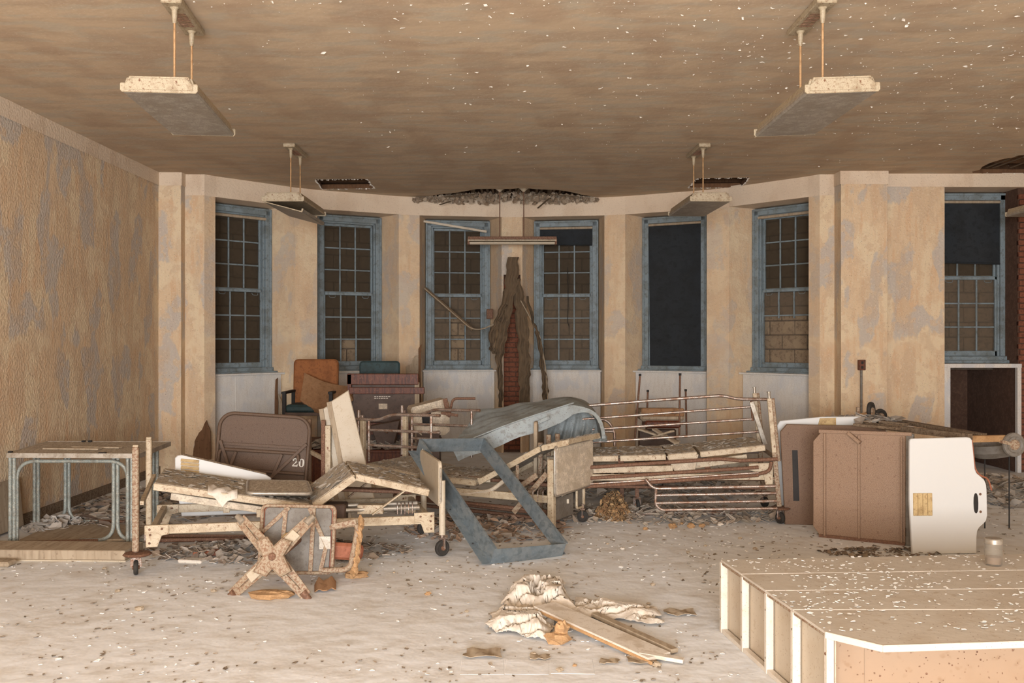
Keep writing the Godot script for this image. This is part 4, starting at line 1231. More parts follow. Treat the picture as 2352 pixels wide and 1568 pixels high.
func build_swivel_chair() -> void:
	var t := thing("swivel_chair", "overturned swivel chair with rusty star base and red vinyl edge", "chair", Vector3(-1.45, 0, -6.5))
	var hub := spot(628, 1278, 6.33)
	var nrm := Vector3(-0.10, 0.22, 0.97).normalized()
	var tips := [spot(552, 1192, 6.50), spot(711, 1194, 6.50), spot(532, 1366, 6.44), spot(703, 1368, 6.34)]
	var plate := MB.new()
	var px := Vector3(1, 0, 0.1).normalized()
	var xf := facing(hub, px, nrm.cross(px))
	plate.prism(PackedVector2Array([Vector2(-0.05, 0.13), Vector2(-0.13, 0.10), Vector2(-0.07, 0.0), Vector2(-0.13, -0.10), Vector2(-0.04, -0.13), Vector2(0.0, -0.08), Vector2(0.06, -0.13), Vector2(0.13, -0.09), Vector2(0.07, 0.01), Vector2(0.12, 0.10), Vector2(0.05, 0.12), Vector2(0.0, 0.07)]), 0.05, xf, 0.012)
	var hp := obj("base_plate", plate, M.chip, t)
	var nut := MB.new()
	nut.lathe([Vector2(0, 0.035), Vector2(0.02, 0.035), Vector2(0.026, 0.028), Vector2(0.026, 0.0)], xf * Transform3D(Basis(Vector3(1, 0, 0), PI / 2), Vector3.ZERO), 14)
	obj("hub_cap", nut, M.rust, hp)
	for i in 4:
		var p: Vector3 = tips[i]
		var dir := (p - hub).normalized()
		var side := nrm.cross(dir)
		var a := hub + dir * 0.06
		var b := MB.new()
		# tapered channel: two cheeks and a floor
		for s in [-1, 1]:
			b.beam(a + side * 0.034 * s, p + side * 0.018 * s, 0.009, 0.04, side, 0.002)
		b.beam(a - nrm * 0.016, p - nrm * 0.016, 0.045, 0.008, nrm, 0.002)
		var arm := obj("base_arm", b, M.chip, t)
		var ft := MB.new()
		ft.tube([p - dir * 0.035, p - dir * 0.01, p + dir * 0.02, p + dir * 0.035], 0.028, 12, 0.02)
		obj("foot", ft, M.jar_lid if i < 2 else M.rust, arm)
	for q in [[tips[2], 0.45], [tips[1], 0.5]]:
		var c: Vector3 = hub.lerp(q[0], q[1])
		one_beam("sticker", c + nrm * 0.012 - (q[0] - hub).normalized() * 0.05, c + nrm * 0.012 + (q[0] - hub).normalized() * 0.05, 0.066, 0.012, M.cream_clean, t, nrm)
	# column back to the seat
	var seat := spot(683, 1238, 6.74)
	one_tube("column", [hub - nrm * 0.02, hub.lerp(seat, 0.5) - nrm * 0.03, seat], 0.032, M.rust, t, 12)
	var sx := Vector3(0.965, -0.06, -0.24).normalized()
	var sy := Vector3(-0.01, 0.99, -0.12).normalized()
	var sf := facing(seat, sx, sy)
	board("seat_pan", round_rect(0.46, 0.44, 0.03), 0.016, sf, M.seat_grey, t)
	board("seat_cushion", round_rect(0.52, 0.48, 0.05), 0.07, sf * Transform3D(Basis(), Vector3(0.008, 0, -0.045)), M.seat_red, t, 0.018)
	var fr := MB.new()
	var loop := []
	for p in round_rect(0.50, 0.46, 0.03):
		loop.append(sf * Vector3(p.x, p.y, 0.012))
	loop.append(loop[0])
	fr.tube(loop, 0.013, 8)
	obj("seat_frame", fr, M.chip, t)
	for q in [[-0.24, 0.05, -0.07, 0.22], [-0.11, -0.2, -0.09, 0.22], [0.10, -0.22, 0.10, 0.22], [0.07, 0.22, 0.20, -0.04], [0.20, -0.04, 0.17, -0.22]]:
		one_beam("brace", sf * Vector3(q[0], q[1], 0.022), sf * Vector3(q[2], q[3], 0.022), 0.03, 0.014, M.chip, t, sf.basis.z)
	one_box("care_label", sf * Vector3(0.19, -0.02, 0.03), Vector3(0.08, 0.09, 0.003), M.paper, t)
	var cup := MB.new()
	cup.lathe([Vector2(0, 0.02), Vector2(0.04, 0.02), Vector2(0.05, 0.0), Vector2(0.05, -0.06), Vector2(0, -0.06)], sf * Transform3D(Basis(Vector3(1, 0, 0), PI / 2), Vector3(-0.06, 0.0, 0.06)), 16)
	obj("spring_cup", cup, M.yellow_wood, t)
	# armrest loop with torn foam, backrest behind
	one_beam("arm_bar", sf * Vector3(0.23, 0.09, 0.02), sf * Vector3(0.40, 0.13, 0.05), 0.04, 0.016, M.chip, t, sf.basis.z)
	one_tube("arm_loop", fillet([sf * Vector3(0.22, 0.08, 0.0), sf * Vector3(0.42, 0.12, 0.02), sf * Vector3(0.37, -0.20, 0.08), sf * Vector3(0.18, -0.21, 0.04)], 0.06, 5), 0.02, M.chip, t, 8)
	board("backrest", round_rect(0.26, 0.12, 0.04), 0.06, Transform3D(Basis(Vector3.UP, 0.4) * Basis(Vector3(0, 0, 1), -0.15), Vector3(-1.20, 0.19, -6.90)), M.seat_red, t, 0.02)
	var fo := MB.new()
	for k in 9:
		var f := k / 8.0
		fo.blob(sf * Vector3(lerpf(0.435, 0.40, f), lerpf(0.13, -0.22, f), 0.02 + 0.05 * f), Vector3(0.025, 0.04, 0.03), rng, 0.35)
	obj("foam_padding", fo, M.foam, t)
	var r3 := ground(815, 1325)
	for q in [["foam_lump", 818, 1326, 0.09, "torn orange foam lump under the overturned chair's armrest"], ["foam_slab", 612, 1372, 0.13, "flat yellowed foam slab under the star base"], ["foam_slab", 640, 1372, 0.10, "smaller foam slab lying beside the star base foot"]]:
		var b := MB.new()
		var g := ground(q[1], q[2])
		b.blob(g + Vector3.UP * 0.02, Vector3(q[3], 0.028, q[3] * 0.6), rng, 0.22, 10, 6)
		tag(obj(q[0], b, M.foam), q[4], "foam")
	var vs := MB.new()
	var rows := []
	for j in 3:
		var r := []
		for i in 6:
			r.append(ground(722 + i * 10, 1362 - j * 8 - (4 if i > 3 else 0)) + Vector3.UP * (0.01 + 0.02 * abs(sin(i * 1.3)) * (1 + j)))
		rows.append(r)
	vs.slab(rows, 0.006)
	tag(obj("vinyl_scrap", vs, M.brown_pad), "curled brown vinyl scrap beside the swivel chair's foot", "scrap")

# ---------------------------------------------------------------- middle of the heap
func build_folding_table() -> void:
	var t := thing("folding_table", "brown folding table stood on edge, underside showing, numbered in white", "table", Vector3(-2.5, 0, -9.45))
	var roll := -0.075
	var c := spot(601, 1068, 9.4)
	var x := Vector3(cos(roll), sin(roll), -0.10).normalized()
	var y := Vector3(-sin(roll), cos(roll), -0.08).normalized()
	var xf := facing(c, x, y)
	var w := 0.87
	var h := 0.98
	board("table_top", round_rect(w, h, 0.14, 6), 0.014, xf * Transform3D(Basis(), Vector3(0, 0, -0.012)), M.taupe_dark, t)
	var loop := []
	for p in round_rect(w, h, 0.14, 6):
		loop.append(xf * Vector3(p.x, p.y, 0.004))
	loop.append(loop[0])
	one_tube("rim", loop, 0.018, M.taupe_dark, t, 8)
	for q in [0.19, -0.14]:
		one_beam("seam_batten", xf * Vector3(-w * 0.48, q, 0.004), xf * Vector3(w * 0.48, q, 0.004), 0.03, 0.016, M.taupe_dark, t, xf.basis.z)
	one_tube("leg_frame", fillet([xf * Vector3(-0.42, -0.1, 0.02), xf * Vector3(-0.41, 0.135, 0.03), xf * Vector3(0.345, 0.135, 0.03), xf * Vector3(0.352, 0.06, 0.03)], 0.05, 5), 0.017, M.taupe_dark, t, 8)
	one_tube("leg_frame", [xf * Vector3(-0.36, -0.05, 0.035), xf * Vector3(0.42, -0.06, 0.035)], 0.016, M.taupe_dark, t, 8)
	for q in [[-0.25, 0.12, -0.30, -0.05], [0.19, 0.12, 0.12, -0.09], [-0.41, 0.22, -0.29, -0.07], [0.42, 0.235, 0.09, -0.13]]:
		one_beam("brace", xf * Vector3(q[0], q[1], 0.045), xf * Vector3(q[2], q[3], 0.045), 0.03, 0.012, M.taupe_dark, t, xf.basis.z)
	print_text(t, "number", "20", 0.11, xf * Transform3D(Basis(), Vector3(0.352, 0.045, 0.0)), M.white_print)
func build_platform_group() -> void:
	# wooden platform with chairs and the dark cabinet piled on it
	var t := thing("wooden_platform", "low brown wooden platform under the chairs and dark cabinet", "platform", Vector3(-2.0, 0, -12.2))
	one_box("deck", Vector3(-1.95, 0.395, -12.15), Vector3(2.0, 0.03, 1.6), M.dark_wood, t)
	one_box("front_board", Vector3(-1.95, 0.19, -11.37), Vector3(1.96, 0.38, 0.03), M.dark_wood, t)
	for x in [-2.9, -1.0]:
		one_box("side_board", Vector3(x, 0.19, -12.15), Vector3(0.03, 0.38, 1.5), M.dark_wood, t)
	pile("paper_litter", "grey papers and plaster scraps strewn on the wooden platform", "litter", Vector3(-1.9, 0.412, -11.75), 0.85, 0.34, 0.05, 160, 0.03, 0.09, [Color(0.42, 0.38, 0.33), Color(0.30, 0.26, 0.22), Color(0.55, 0.50, 0.44)])
	# orange chair
	var c := thing("armchair", "dark wooden armchair with an orange fabric back by the window", "chair", Vector3(-2.55, 0.41, -12.2))
	var bx := Transform3D(Basis(Vector3.UP, 0.05) * Basis(Vector3(1, 0, 0), -0.10), Vector3(-2.56, 1.13, -12.52))
	board("backrest", round_rect(0.58, 0.68, 0.06), 0.09, bx, M.orange_cloth, c, 0.02)
	one_box("seat", Vector3(-2.55, 0.86, -12.2), Vector3(0.56, 0.10, 0.56), M.teal_cloth, c, 0.03)
	one_box("seat_rail", Vector3(-2.55, 0.795, -12.2), Vector3(0.56, 0.04, 0.56), M.dark_panel, c)
	for s in [-1, 1]:
		var x: float = -2.55 + 0.29 * s
		one_beam("arm_post", Vector3(x, 0.41, -11.95), Vector3(x, 1.05, -11.95), 0.045, 0.045, M.black, c)
		one_beam("arm_post", Vector3(x, 0.41, -12.45), Vector3(x, 1.05, -12.45), 0.045, 0.045, M.black, c)
		one_beam("armrest", Vector3(x, 1.06, -11.90), Vector3(x, 1.06, -12.5), 0.055, 0.03, M.black, c)
	# the sagging brown pad thrown over it
	var rows := []
	for j in 7:
		var r := []
		for i in 11:
			var u := i / 10.0
			var v := j / 6.0
			var x := lerpf(-2.66, -2.02, u)
			var yt := lerpf(1.30, 1.13, u) - 0.05 * sin(u * PI)
			var yb := lerpf(0.96, 1.02, u) - 0.13 * sin(u * PI)
			r.append(Vector3(x, lerpf(yb, yt, v), -12.02 + 0.16 * sin(u * PI) * (1.0 - v) - 0.26 * v))
		rows.append(r)
	var pb := MB.new()
	pb.slab(rows, 0.07)
	tag(obj("vinyl_pad", pb, M.brown_pad), "sagging brown padded sheet draped on the orange armchair", "pad")
	# teal chair behind the cabinet
	var tc := thing("teal_chair", "teal upholstered chair whose back rises behind the dark cabinet", "chair", Vector3(-1.78, 0.41, -12.75))
	board("backrest", round_rect(0.54, 0.5, 0.05), 0.07, Transform3D(Basis(), Vector3(-1.77, 1.19, -12.82)), M.teal_cloth, tc, 0.02)
	one_box("seat", Vector3(-1.77, 0.84, -12.6), Vector3(0.54, 0.08, 0.4), M.teal_cloth, tc, 0.02)
	for s in [-1, 1]:
		for z in [-12.42, -12.78]:
			one_tube("leg", [Vector3(-1.77 + 0.24 * s, 0.41, z), Vector3(-1.77 + 0.24 * s, 0.82, z)], 0.016, M.chrome, tc)
	# dark cabinet seen from behind
	var k := thing("wooden_cabinet", "dark brown wooden cabinet back with a paper label and stencilled lines", "cabinet", Vector3(-1.63, 0.41, -12.15))
	var z0 := -12.1
	one_box("carcass", Vector3(-1.62, 0.85, z0 - 0.14), Vector3(0.84, 0.87, 0.22), M.dark_panel, k)
	one_box("top_board", Vector3(-1.63, 1.225, z0), Vector3(0.90, 0.14, 0.06), M.dark_wood, k, 0.008)
	one_box("rail", Vector3(-1.58, 1.08, z0 + 0.01), Vector3(0.95, 0.085, 0.05), M.dark_wood, k, 0.006)
	one_box("stile", Vector3(-2.05, 0.85, z0), Vector3(0.05, 0.87, 0.06), M.dark_wood, k)
	one_box("stile", Vector3(-1.2, 0.80, z0 - 0.02), Vector3(0.06, 0.77, 0.06), M.wood, k)
	one_box("back_panel", Vector3(-1.62, 0.86, z0 - 0.012), Vector3(0.78, 0.36, 0.02), M.dark_panel, k)
	one_box("bottom_rail", Vector3(-1.62, 0.60, z0 - 0.005), Vector3(0.80, 0.15, 0.03), M.dark_wood, k)
	one_box("paper_label", Vector3(-1.63, 0.88, z0 + 0.001), Vector3(0.11, 0.07, 0.003), M.pale_wood, k)
	for q in 2:
		var x := -1.74
		while x < -1.56:
			var lw := rng.randf_range(0.012, 0.03)
			one_box("stencil_mark", Vector3(x + lw * 0.5, 1.005 - 0.022 * q, z0 + 0.0), Vector3(lw, 0.008, 0.002), M.white_print, k, 0.0)
			x += lw + 0.008
	var bin := thing("tapered_bin", "dark tapered wooden bin tipped in front of the cabinet", "bin", Vector3(-1.65, 0.41, -11.75))
	board("panel", PackedVector2Array([Vector2(-0.20, 0.10), Vector2(0.16, 0.17), Vector2(0.08, -0.15), Vector2(-0.10, -0.16)]), 0.2, Transform3D(Basis(), Vector3(-1.52, 0.575, -11.72)), M.dark_panel, bin, 0.006)
	one_tube("handle", fillet([Vector3(-1.85, 0.62, -11.6), Vector3(-1.6, 0.64, -11.6), Vector3(-1.5, 0.60, -11.55)], 0.04, 4), 0.01, M.rust, bin)
func build_head_frame() -> void:
	# a loose bed head with two cream boards leaning on it
	var t := thing("bed_head_frame", "pair of cream and rust bed head posts beside the folding table", "bed frame", Vector3(-1.85, 0, -9.2))
	var p1 := spot(749, 1100, 8.9)
	var p2 := spot(709, 1090, 9.64)
	p1.y = 0
	p2.y = 0
	one_beam("post", p1 + Vector3(0.02, 0, 0), p1 + Vector3(0.02, 0.92, 0), 0.045, 0.05, M.cream, t)
	one_beam("post", p1 + Vector3(-0.025, 0, 0), p1 + Vector3(-0.025, 0.97, 0), 0.025, 0.04, M.rust, t)
	one_beam("post", p2, p2 + Vector3(0, 0.92, 0), 0.06, 0.05, M.freckle, t)
	for y in [0.28, 0.6]:
		one_beam("cross_bar", p1 + Vector3(0, y, 0), p2 + Vector3(0, y, 0), 0.03, 0.04, M.cream, t)
	for q in [[[742, 938], [757, 930], [790, 1100], [768, 1100], 9.0, "narrower cream board leaning behind the tilted one on the bed head posts"], [[760, 922], [801, 896], [842, 1075], [790, 1085], 8.9, "tilted cream board standing on end against the bed head posts"]]:
		var poly := PackedVector2Array()
		var d: float = q[4]
		var base := spot(780, 1000, d)
		var tilt := 0.12
		var pts := [q[0], q[1], q[2], q[3]]
		for k in 4:
			var s := spot(pts[k][0], pts[k][1], d) - base
			poly.append(Vector2(s.x, s.y))
		# carry the board down to the floor
		poly[2] += (poly[2] - poly[1]) * 0.55
		poly[3] += (poly[3] - poly[0]) * 0.55
		var o := thing("bed_side_board", q[5], "board", Vector3(base.x, 0, base.z))
		board("panel", poly, 0.04, facing(base, Vector3(1, 0, -0.25), Vector3(0, 1, -tilt)), M.cream_clean, o, 0.008)
		one_beam("edge_channel", facing(base, Vector3(1, 0, -0.25), Vector3(0, 1, -tilt)) * Vector3(poly[0].x - 0.01, poly[0].y, 0), facing(base, Vector3(1, 0, -0.25), Vector3(0, 1, -tilt)) * Vector3(poly[3].x - 0.01, poly[3].y, 0), 0.03, 0.05, M.wood, o)
func build_bed_b() -> void:
	var bed := {"o": Vector3(0.353, 0, -8.43), "u": Vector3(-0.88, 0, -0.474), "v": Vector3(0.474, 0, -0.88)}
	var t := thing("hospital_bed", "cream hospital bed with a tan footboard behind the blue-grey frame", "bed", Vector3(-0.4, 0, -9.1))
	# foot end facing out to the right
	var fx := facing(bp(bed, -0.03, 0.555, 0.40), bed.v, Vector3.UP)
	var fb := board("footboard", round_rect(0.80, 0.42, 0.035), 0.03, fx, M.pale_wood, t, 0.006)
	var loop := []
	for p in round_rect(0.81, 0.43, 0.035):
		loop.append(fx * Vector3(p.x, p.y, 0))
	loop.append(loop[0])
	one_tube("edge_trim", loop, 0.014, M.jar_lid, fb, 6)
	one_beam("foot_post", bp(bed, 0.02, 0.0, 0.03), bp(bed, 0.02, 0.66, 0.03), 0.06, 0.06, M.cream, t, bed.u, 0.006)
	one_beam("foot_post", bp(bed, 0.02, 0.15, 0.72), bp(bed, 0.02, 0.60, 0.72), 0.03, 0.03, M.cream, t, bed.u, 0.006)
	caster(t, bp(bed, 0.0, 0, 0.66), 0.055, 1.3, 0.17)
	one_beam("kick_panel", bp(bed, 0.03, 0.20, 0.08), bp(bed, 0.03, 0.20, 0.5), 0.012, 0.20, M.seat_grey, t)
	one_beam("kick_panel", bp(bed, 0.03, 0.26, 0.56), bp(bed, 0.03, 0.26, 0.72), 0.012, 0.24, M.seat_grey, t)
	one_box("maker_plate", bp(bed, 0.02, 0.24, 0.36), Vector3(0.03, 0.04, 0.004), M.cream_clean, t)
	one_tube("foot_pedal", fillet([bp(bed, 0.0, 0.32, 0.2), bp(bed, 0.0, 0.34, 0.52), bp(bed, 0.0, 0.15, 0.52), bp(bed, 0.0, 0.15, 0.64)], 0.03, 4), 0.012, M.cream, t)
	for w in [0.05, 0.78]:
		one_beam("side_rail", bp(bed, 0.05, 0.30, w), bp(bed, 2.08, 0.30, w), 0.035, 0.065, M.cream, t)
		one_beam("head_post", bp(bed, 2.1, 0.0, w), bp(bed, 2.1, 0.92, w), 0.05, 0.05, M.cream, t, bed.u, 0.006)
		one_beam("pole_socket", bp(bed, 2.14, 0.0, w + 0.04), bp(bed, 2.14, 0.97, w + 0.04), 0.03, 0.03, M.chrome, t, bed.u, 0.004)
	for q in [[0.17, 0.15], [0.12, 0.3], [0.40, 0.2], [0.36, 0.5], [0.06, 0.35]]:
		one_tube("tie_rod", [bp(bed, 0.1, q[0], q[1]), bp(bed, 1.8, q[0] + 0.02, q[1])], 0.018, M.rust, t)
	one_box("gear_box", bp(bed, 0.75, 0.42, 0.1), Vector3(0.12, 0.04, 0.06), M.cream, t)
	for k in 4:
		one_tube("spring_coil", fillet([bp(bed, 0.1 + k * 0.05, 0.28, 0.02), bp(bed, 0.1 + k * 0.05, 0.38, 0.02), bp(bed, 0.11 + k * 0.05, 0.38, 0.1)], 0.02, 3), 0.004, M.chrome, t, 6)
	one_beam("support_leg", bp(bed, 0.40, 0.30, 0.1), bp(bed, 0.40, 0.58, 0.1), 0.03, 0.03, M.chip, t)
	# deck: raised section towards the footboard, flat section, far section
	deck_panel(t, bed, -0.14, 0.835, 0.13, 0.765, 0.04, 0.74)
	deck_panel(t, bed, 0.145, 0.76, 0.785, 0.415, 0.04, 0.74)
	deck_panel(t, bed, 0.80, 0.41, 1.42, 0.42, 0.04, 0.74)
	deck_panel(t, bed, 1.44, 0.43, 2.02, 0.50, 0.0, 0.72)
	one_tube("lift_arm", fillet([bp(bed, 1.15, 0.36, 0.05), bp(bed, 0.95, 0.28, 0.05), bp(bed, 0.65, 0.33, 0.05), bp(bed, 0.5, 0.44, 0.05)], 0.06, 4), 0.02, M.pale_wood, t)
	for q in [[0.1, 0.52, 0.45, 0.14], [0.2, 0.50, 0.5, 0.30]]:
		one_beam("lever", bp(bed, q[0], q[1], 0.1), bp(bed, q[2], q[3], 0.12), 0.02, 0.05, M.chip, t)
	# side rails clipped to the head end
	for w in [0.05, 0.80]:
		var s := thing("bed_side_rail", "rusty tubular side rail behind the cream padded panel" if w < 0.5 else "second rusty side rail further behind, under the mattress edge", "rail", bp(bed, 1.8, 0.6, w))
		one_tube("top_tube", fillet([bp(bed, 2.2, 0.93, w), bp(bed, 1.92, 0.93, w), bp(bed, 1.75, 0.99, w), bp(bed, 1.2, 1.0, w)], 0.06, 4), 0.016, M.chrome, s)
		one_tube("mid_tube", [bp(bed, 2.03, 0.83, w), bp(bed, 1.2, 0.84, w)], 0.014, M.chrome, s)
		one_tube("low_tube", [bp(bed, 2.03, 0.68, w), bp(bed, 1.2, 0.69, w)], 0.014, M.chrome, s)
		one_tube("upright", [bp(bed, 2.03, 0.93, w), bp(bed, 2.03, 0.52, w)], 0.014, M.chrome, s)
		one_tube("upright", [bp(bed, 1.3, 1.0, w), bp(bed, 1.3, 0.52, w)], 0.014, M.chrome, s)
		one_tube("clamp_post", [bp(bed, 2.17, 0.5, w + 0.02), bp(bed, 2.17, 1.02, w + 0.02)], 0.018, M.chrome, s)
	# commode shell with a crank
	var c := thing("commode_shell", "cream moulded commode shell with square hole and crank arm", "commode", Vector3(-0.9, 0.5, -10.6))
	var cx := Transform3D(Basis(Vector3.UP, 0.25) * Basis(Vector3(0, 0, 1), 0.10), spot(985, 962, 10.6))
	var cb := CSGCombiner3D.new()
	cb.name = "shell"
	c.add_child(cb)
	cb.transform = Transform3D(cx.basis, cx.origin - c.position)
	var cp := CSGPolygon3D.new()
	cp.name = "body"
	cp.polygon = PackedVector2Array([Vector2(-0.19, 0.12), Vector2(-0.17, 0.15), Vector2(0.20, 0.20), Vector2(0.25, 0.16), Vector2(0.22, -0.16), Vector2(0.16, -0.20), Vector2(-0.10, -0.17), Vector2(-0.17, -0.10)])
	cp.depth = 0.3
	cp.material = M.pale_wood
	cb.add_child(cp)
	var ch := CSGPolygon3D.new()
	ch.name = "opening"
	ch.operation = CSGShape3D.OPERATION_SUBTRACTION
	ch.polygon = round_rect(0.11, 0.15, 0.03)
	ch.depth = 0.2
	ch.position = Vector3(-0.02, 0.0, 0.15)
	ch.material = M.black
	cb.add_child(ch)
	one_tube("crank", fillet([spot(1031, 958, 10.35), spot(1040, 915, 10.35), spot(1092, 915, 10.35)], 0.05, 5), 0.014, M.rust, c)
	one_beam("crank_plate", spot(1022, 915, 10.35), spot(1031, 955, 10.35), 0.03, 0.05, M.rust, c)
	one_beam("crank_lever", spot(1013, 948, 10.3), spot(1052, 954, 10.3), 0.03, 0.03, M.rust, c)
	one_beam("stand", spot(985, 985, 10.7), Vector3(-0.93, 0.0, -10.8), 0.25, 0.25, M.dark_panel, c, Vector3.BACK)
func build_mattress() -> void:
	var nl := Vector3(-0.58, 0.68, -9.22)
	var nr := Vector3(0.58, 1.055, -9.36)
	var fl := Vector3(-0.353, 0.985, -10.1)
	var fr := Vector3(0.585, 1.085, -10.2)
	var rows := []
	for j in 15:
		var v := j / 14.0
		var r := []
		for i in 29:
			var u := i / 28.0
			var p: Vector3
			if u < 0.7:
				var q := u / 0.7
				p = nl.lerp(nr, q).lerp(fl.lerp(fr, q), v)
				p.y += 0.03 * sin(q * PI) * (1.0 - v) + 0.035 * q * q
			else:
				var q := (u - 0.7) / 0.3
				var e := nr.lerp(fr, v)
				p = e + Vector3(0.34 * sin(q * 1.5), 0.035 - 0.34 * q * q, -0.05 * q)
			p.y += 0.008 * sin(u * 23.0 + v * 7.0) + 0.006 * sin(v * 31.0 - u * 11.0)
			r.append(p)
		rows.append(r)
	rows.reverse()
	var fixed := []
	for r in rows:
		fixed.append(r)
	var t := thing("mattress", "grey-blue hospital mattress draped over the bed head, one end sagging", "mattress", Vector3(0.1, 0.6, -9.3))
	var b := MB.new()
	var thick := []
	for i in 29:
		thick.append(lerpf(0.16, 0.035, smoothstep(0.58, 0.84, i / 28.0)))
	b.slab(fixed, thick)
	# choose the orientation with the sheet hanging below the top face
	if b.n[0].y < 0.0:
		b = MB.new()
		rows.reverse()
		b.slab(rows, thick)
	obj("cover", b, M.mattress, t)
	# piping along the near edge and the carrying handle
	var pipe := []
	for i in 21:
		var q := i / 28.0 / 0.7
		var p := nl.lerp(nr, q)
		p.y += 0.03 * sin(q * PI) + 0.035 * q * q
		pipe.append(p + Vector3(0, 0.004, 0.006))
	one_tube("piping", pipe, 0.008, M.mattress, t, 6)
	one_beam("handle", spot(1232, 972, 9.26), spot(1262, 958, 9.3), 0.01, 0.035, M.mattress, t)
	# wrinkled plastic cover hanging at the sagging end
	var cr := []
	var crest := [[1258, 984], [1290, 962], [1318, 942], [1345, 942], [1368, 966], [1394, 1004]]
	for j in 12:
		var v := j / 11.0
		var r := []
		for i in 41:
			var u := i / 40.0
			var f := u * 5.0
			var k: int = min(int(f), 4)
			var px: float = lerpf(crest[k][0], crest[k + 1][0], f - k)
			var py: float = lerpf(crest[k][1], crest[k + 1][1], f - k)
			# folds fan out from the crest
			var fold: float = 0.035 * v * sin(u * 34.0 + v * 3.0) + 0.015 * sin(u * 71.0 + v * 9.0) * v
			r.append(spot(px, lerpf(py, 1014, v), 9.98 - 0.10 * v + fold))
		cr.append(r)
	var cb := MB.new()
	cb.slab(cr, 0.005)
	obj("loose_cover", cb, M.mattress, t)
func build_steel_frame() -> void:
	var bl := Vector3(-0.162, 0.012, -7.28)
	var br := Vector3(0.365, 0.012, -7.65)
	var tl := Vector3(-0.85, 0.72, -8.5)
	var e2 := (tl - bl).normalized()
	var e1 := (br - bl)
	e1 = (e1 - e2 * e1.dot(e2)).normalized()
	var n := e1.cross(e2)
	if n.y < 0:
		n = -n
	var W := 0.645
	var L := tl.distance_to(bl)
	var D := 0.135
	var t := thing("metal_casing", "blue-grey sheet metal box casing leaning against the beds", "frame", bl)
	var far := bl + e2 * L
	# walls standing up from the base plane
	one_beam("side_wall", bl + n * D * 0.5, far + n * D * 0.5, 0.006, D, M.steel, t, n, 0.001)
	one_beam("side_wall", bl + e1 * W + n * D * 0.5, far + e1 * W + n * D * 0.5, 0.006, D, M.steel, t, n, 0.001)
	one_beam("end_wall", bl + n * D * 0.5, bl + e1 * W + n * D * 0.5, 0.006, D, M.steel, t, n, 0.001)
	one_beam("end_wall", far + n * D * 0.5, far + e1 * W + n * D * 0.5, 0.006, D, M.steel, t, n, 0.001)
	# outward flange along the base
	one_beam("flange", bl - e1 * 0.035, far - e1 * 0.035 + e2 * 0.02, 0.075, 0.005, M.steel, t, n, 0.001)
	one_beam("flange", bl + e1 * (W + 0.03), far + e1 * (W + 0.03), 0.06, 0.005, M.steel, t, n, 0.001)
	# rolled top lips
	one_beam("lip", bl + n * D + e1 * 0.01, far + n * D + e1 * 0.01, 0.02, 0.005, M.steel, t, n, 0.001)
	one_beam("lip", bl + n * D + e1 * (W + 0.008), far + n * D + e1 * (W + 0.008), 0.022, 0.005, M.steel, t, n, 0.001)
	one_beam("sticker", bl + e2 * (L - 0.10) + n * 0.085 - e1 * 0.005, bl + e2 * (L - 0.14) + n * 0.075 - e1 * 0.005, 0.004, 0.03, M.paper, t, n, 0.0)
	for k in 3:
		one_box("rivet", bl + e2 * (0.25 + 0.45 * k) - e1 * 0.04 + n * 0.004, Vector3(0.012, 0.008, 0.012), M.black, t, 0.002)

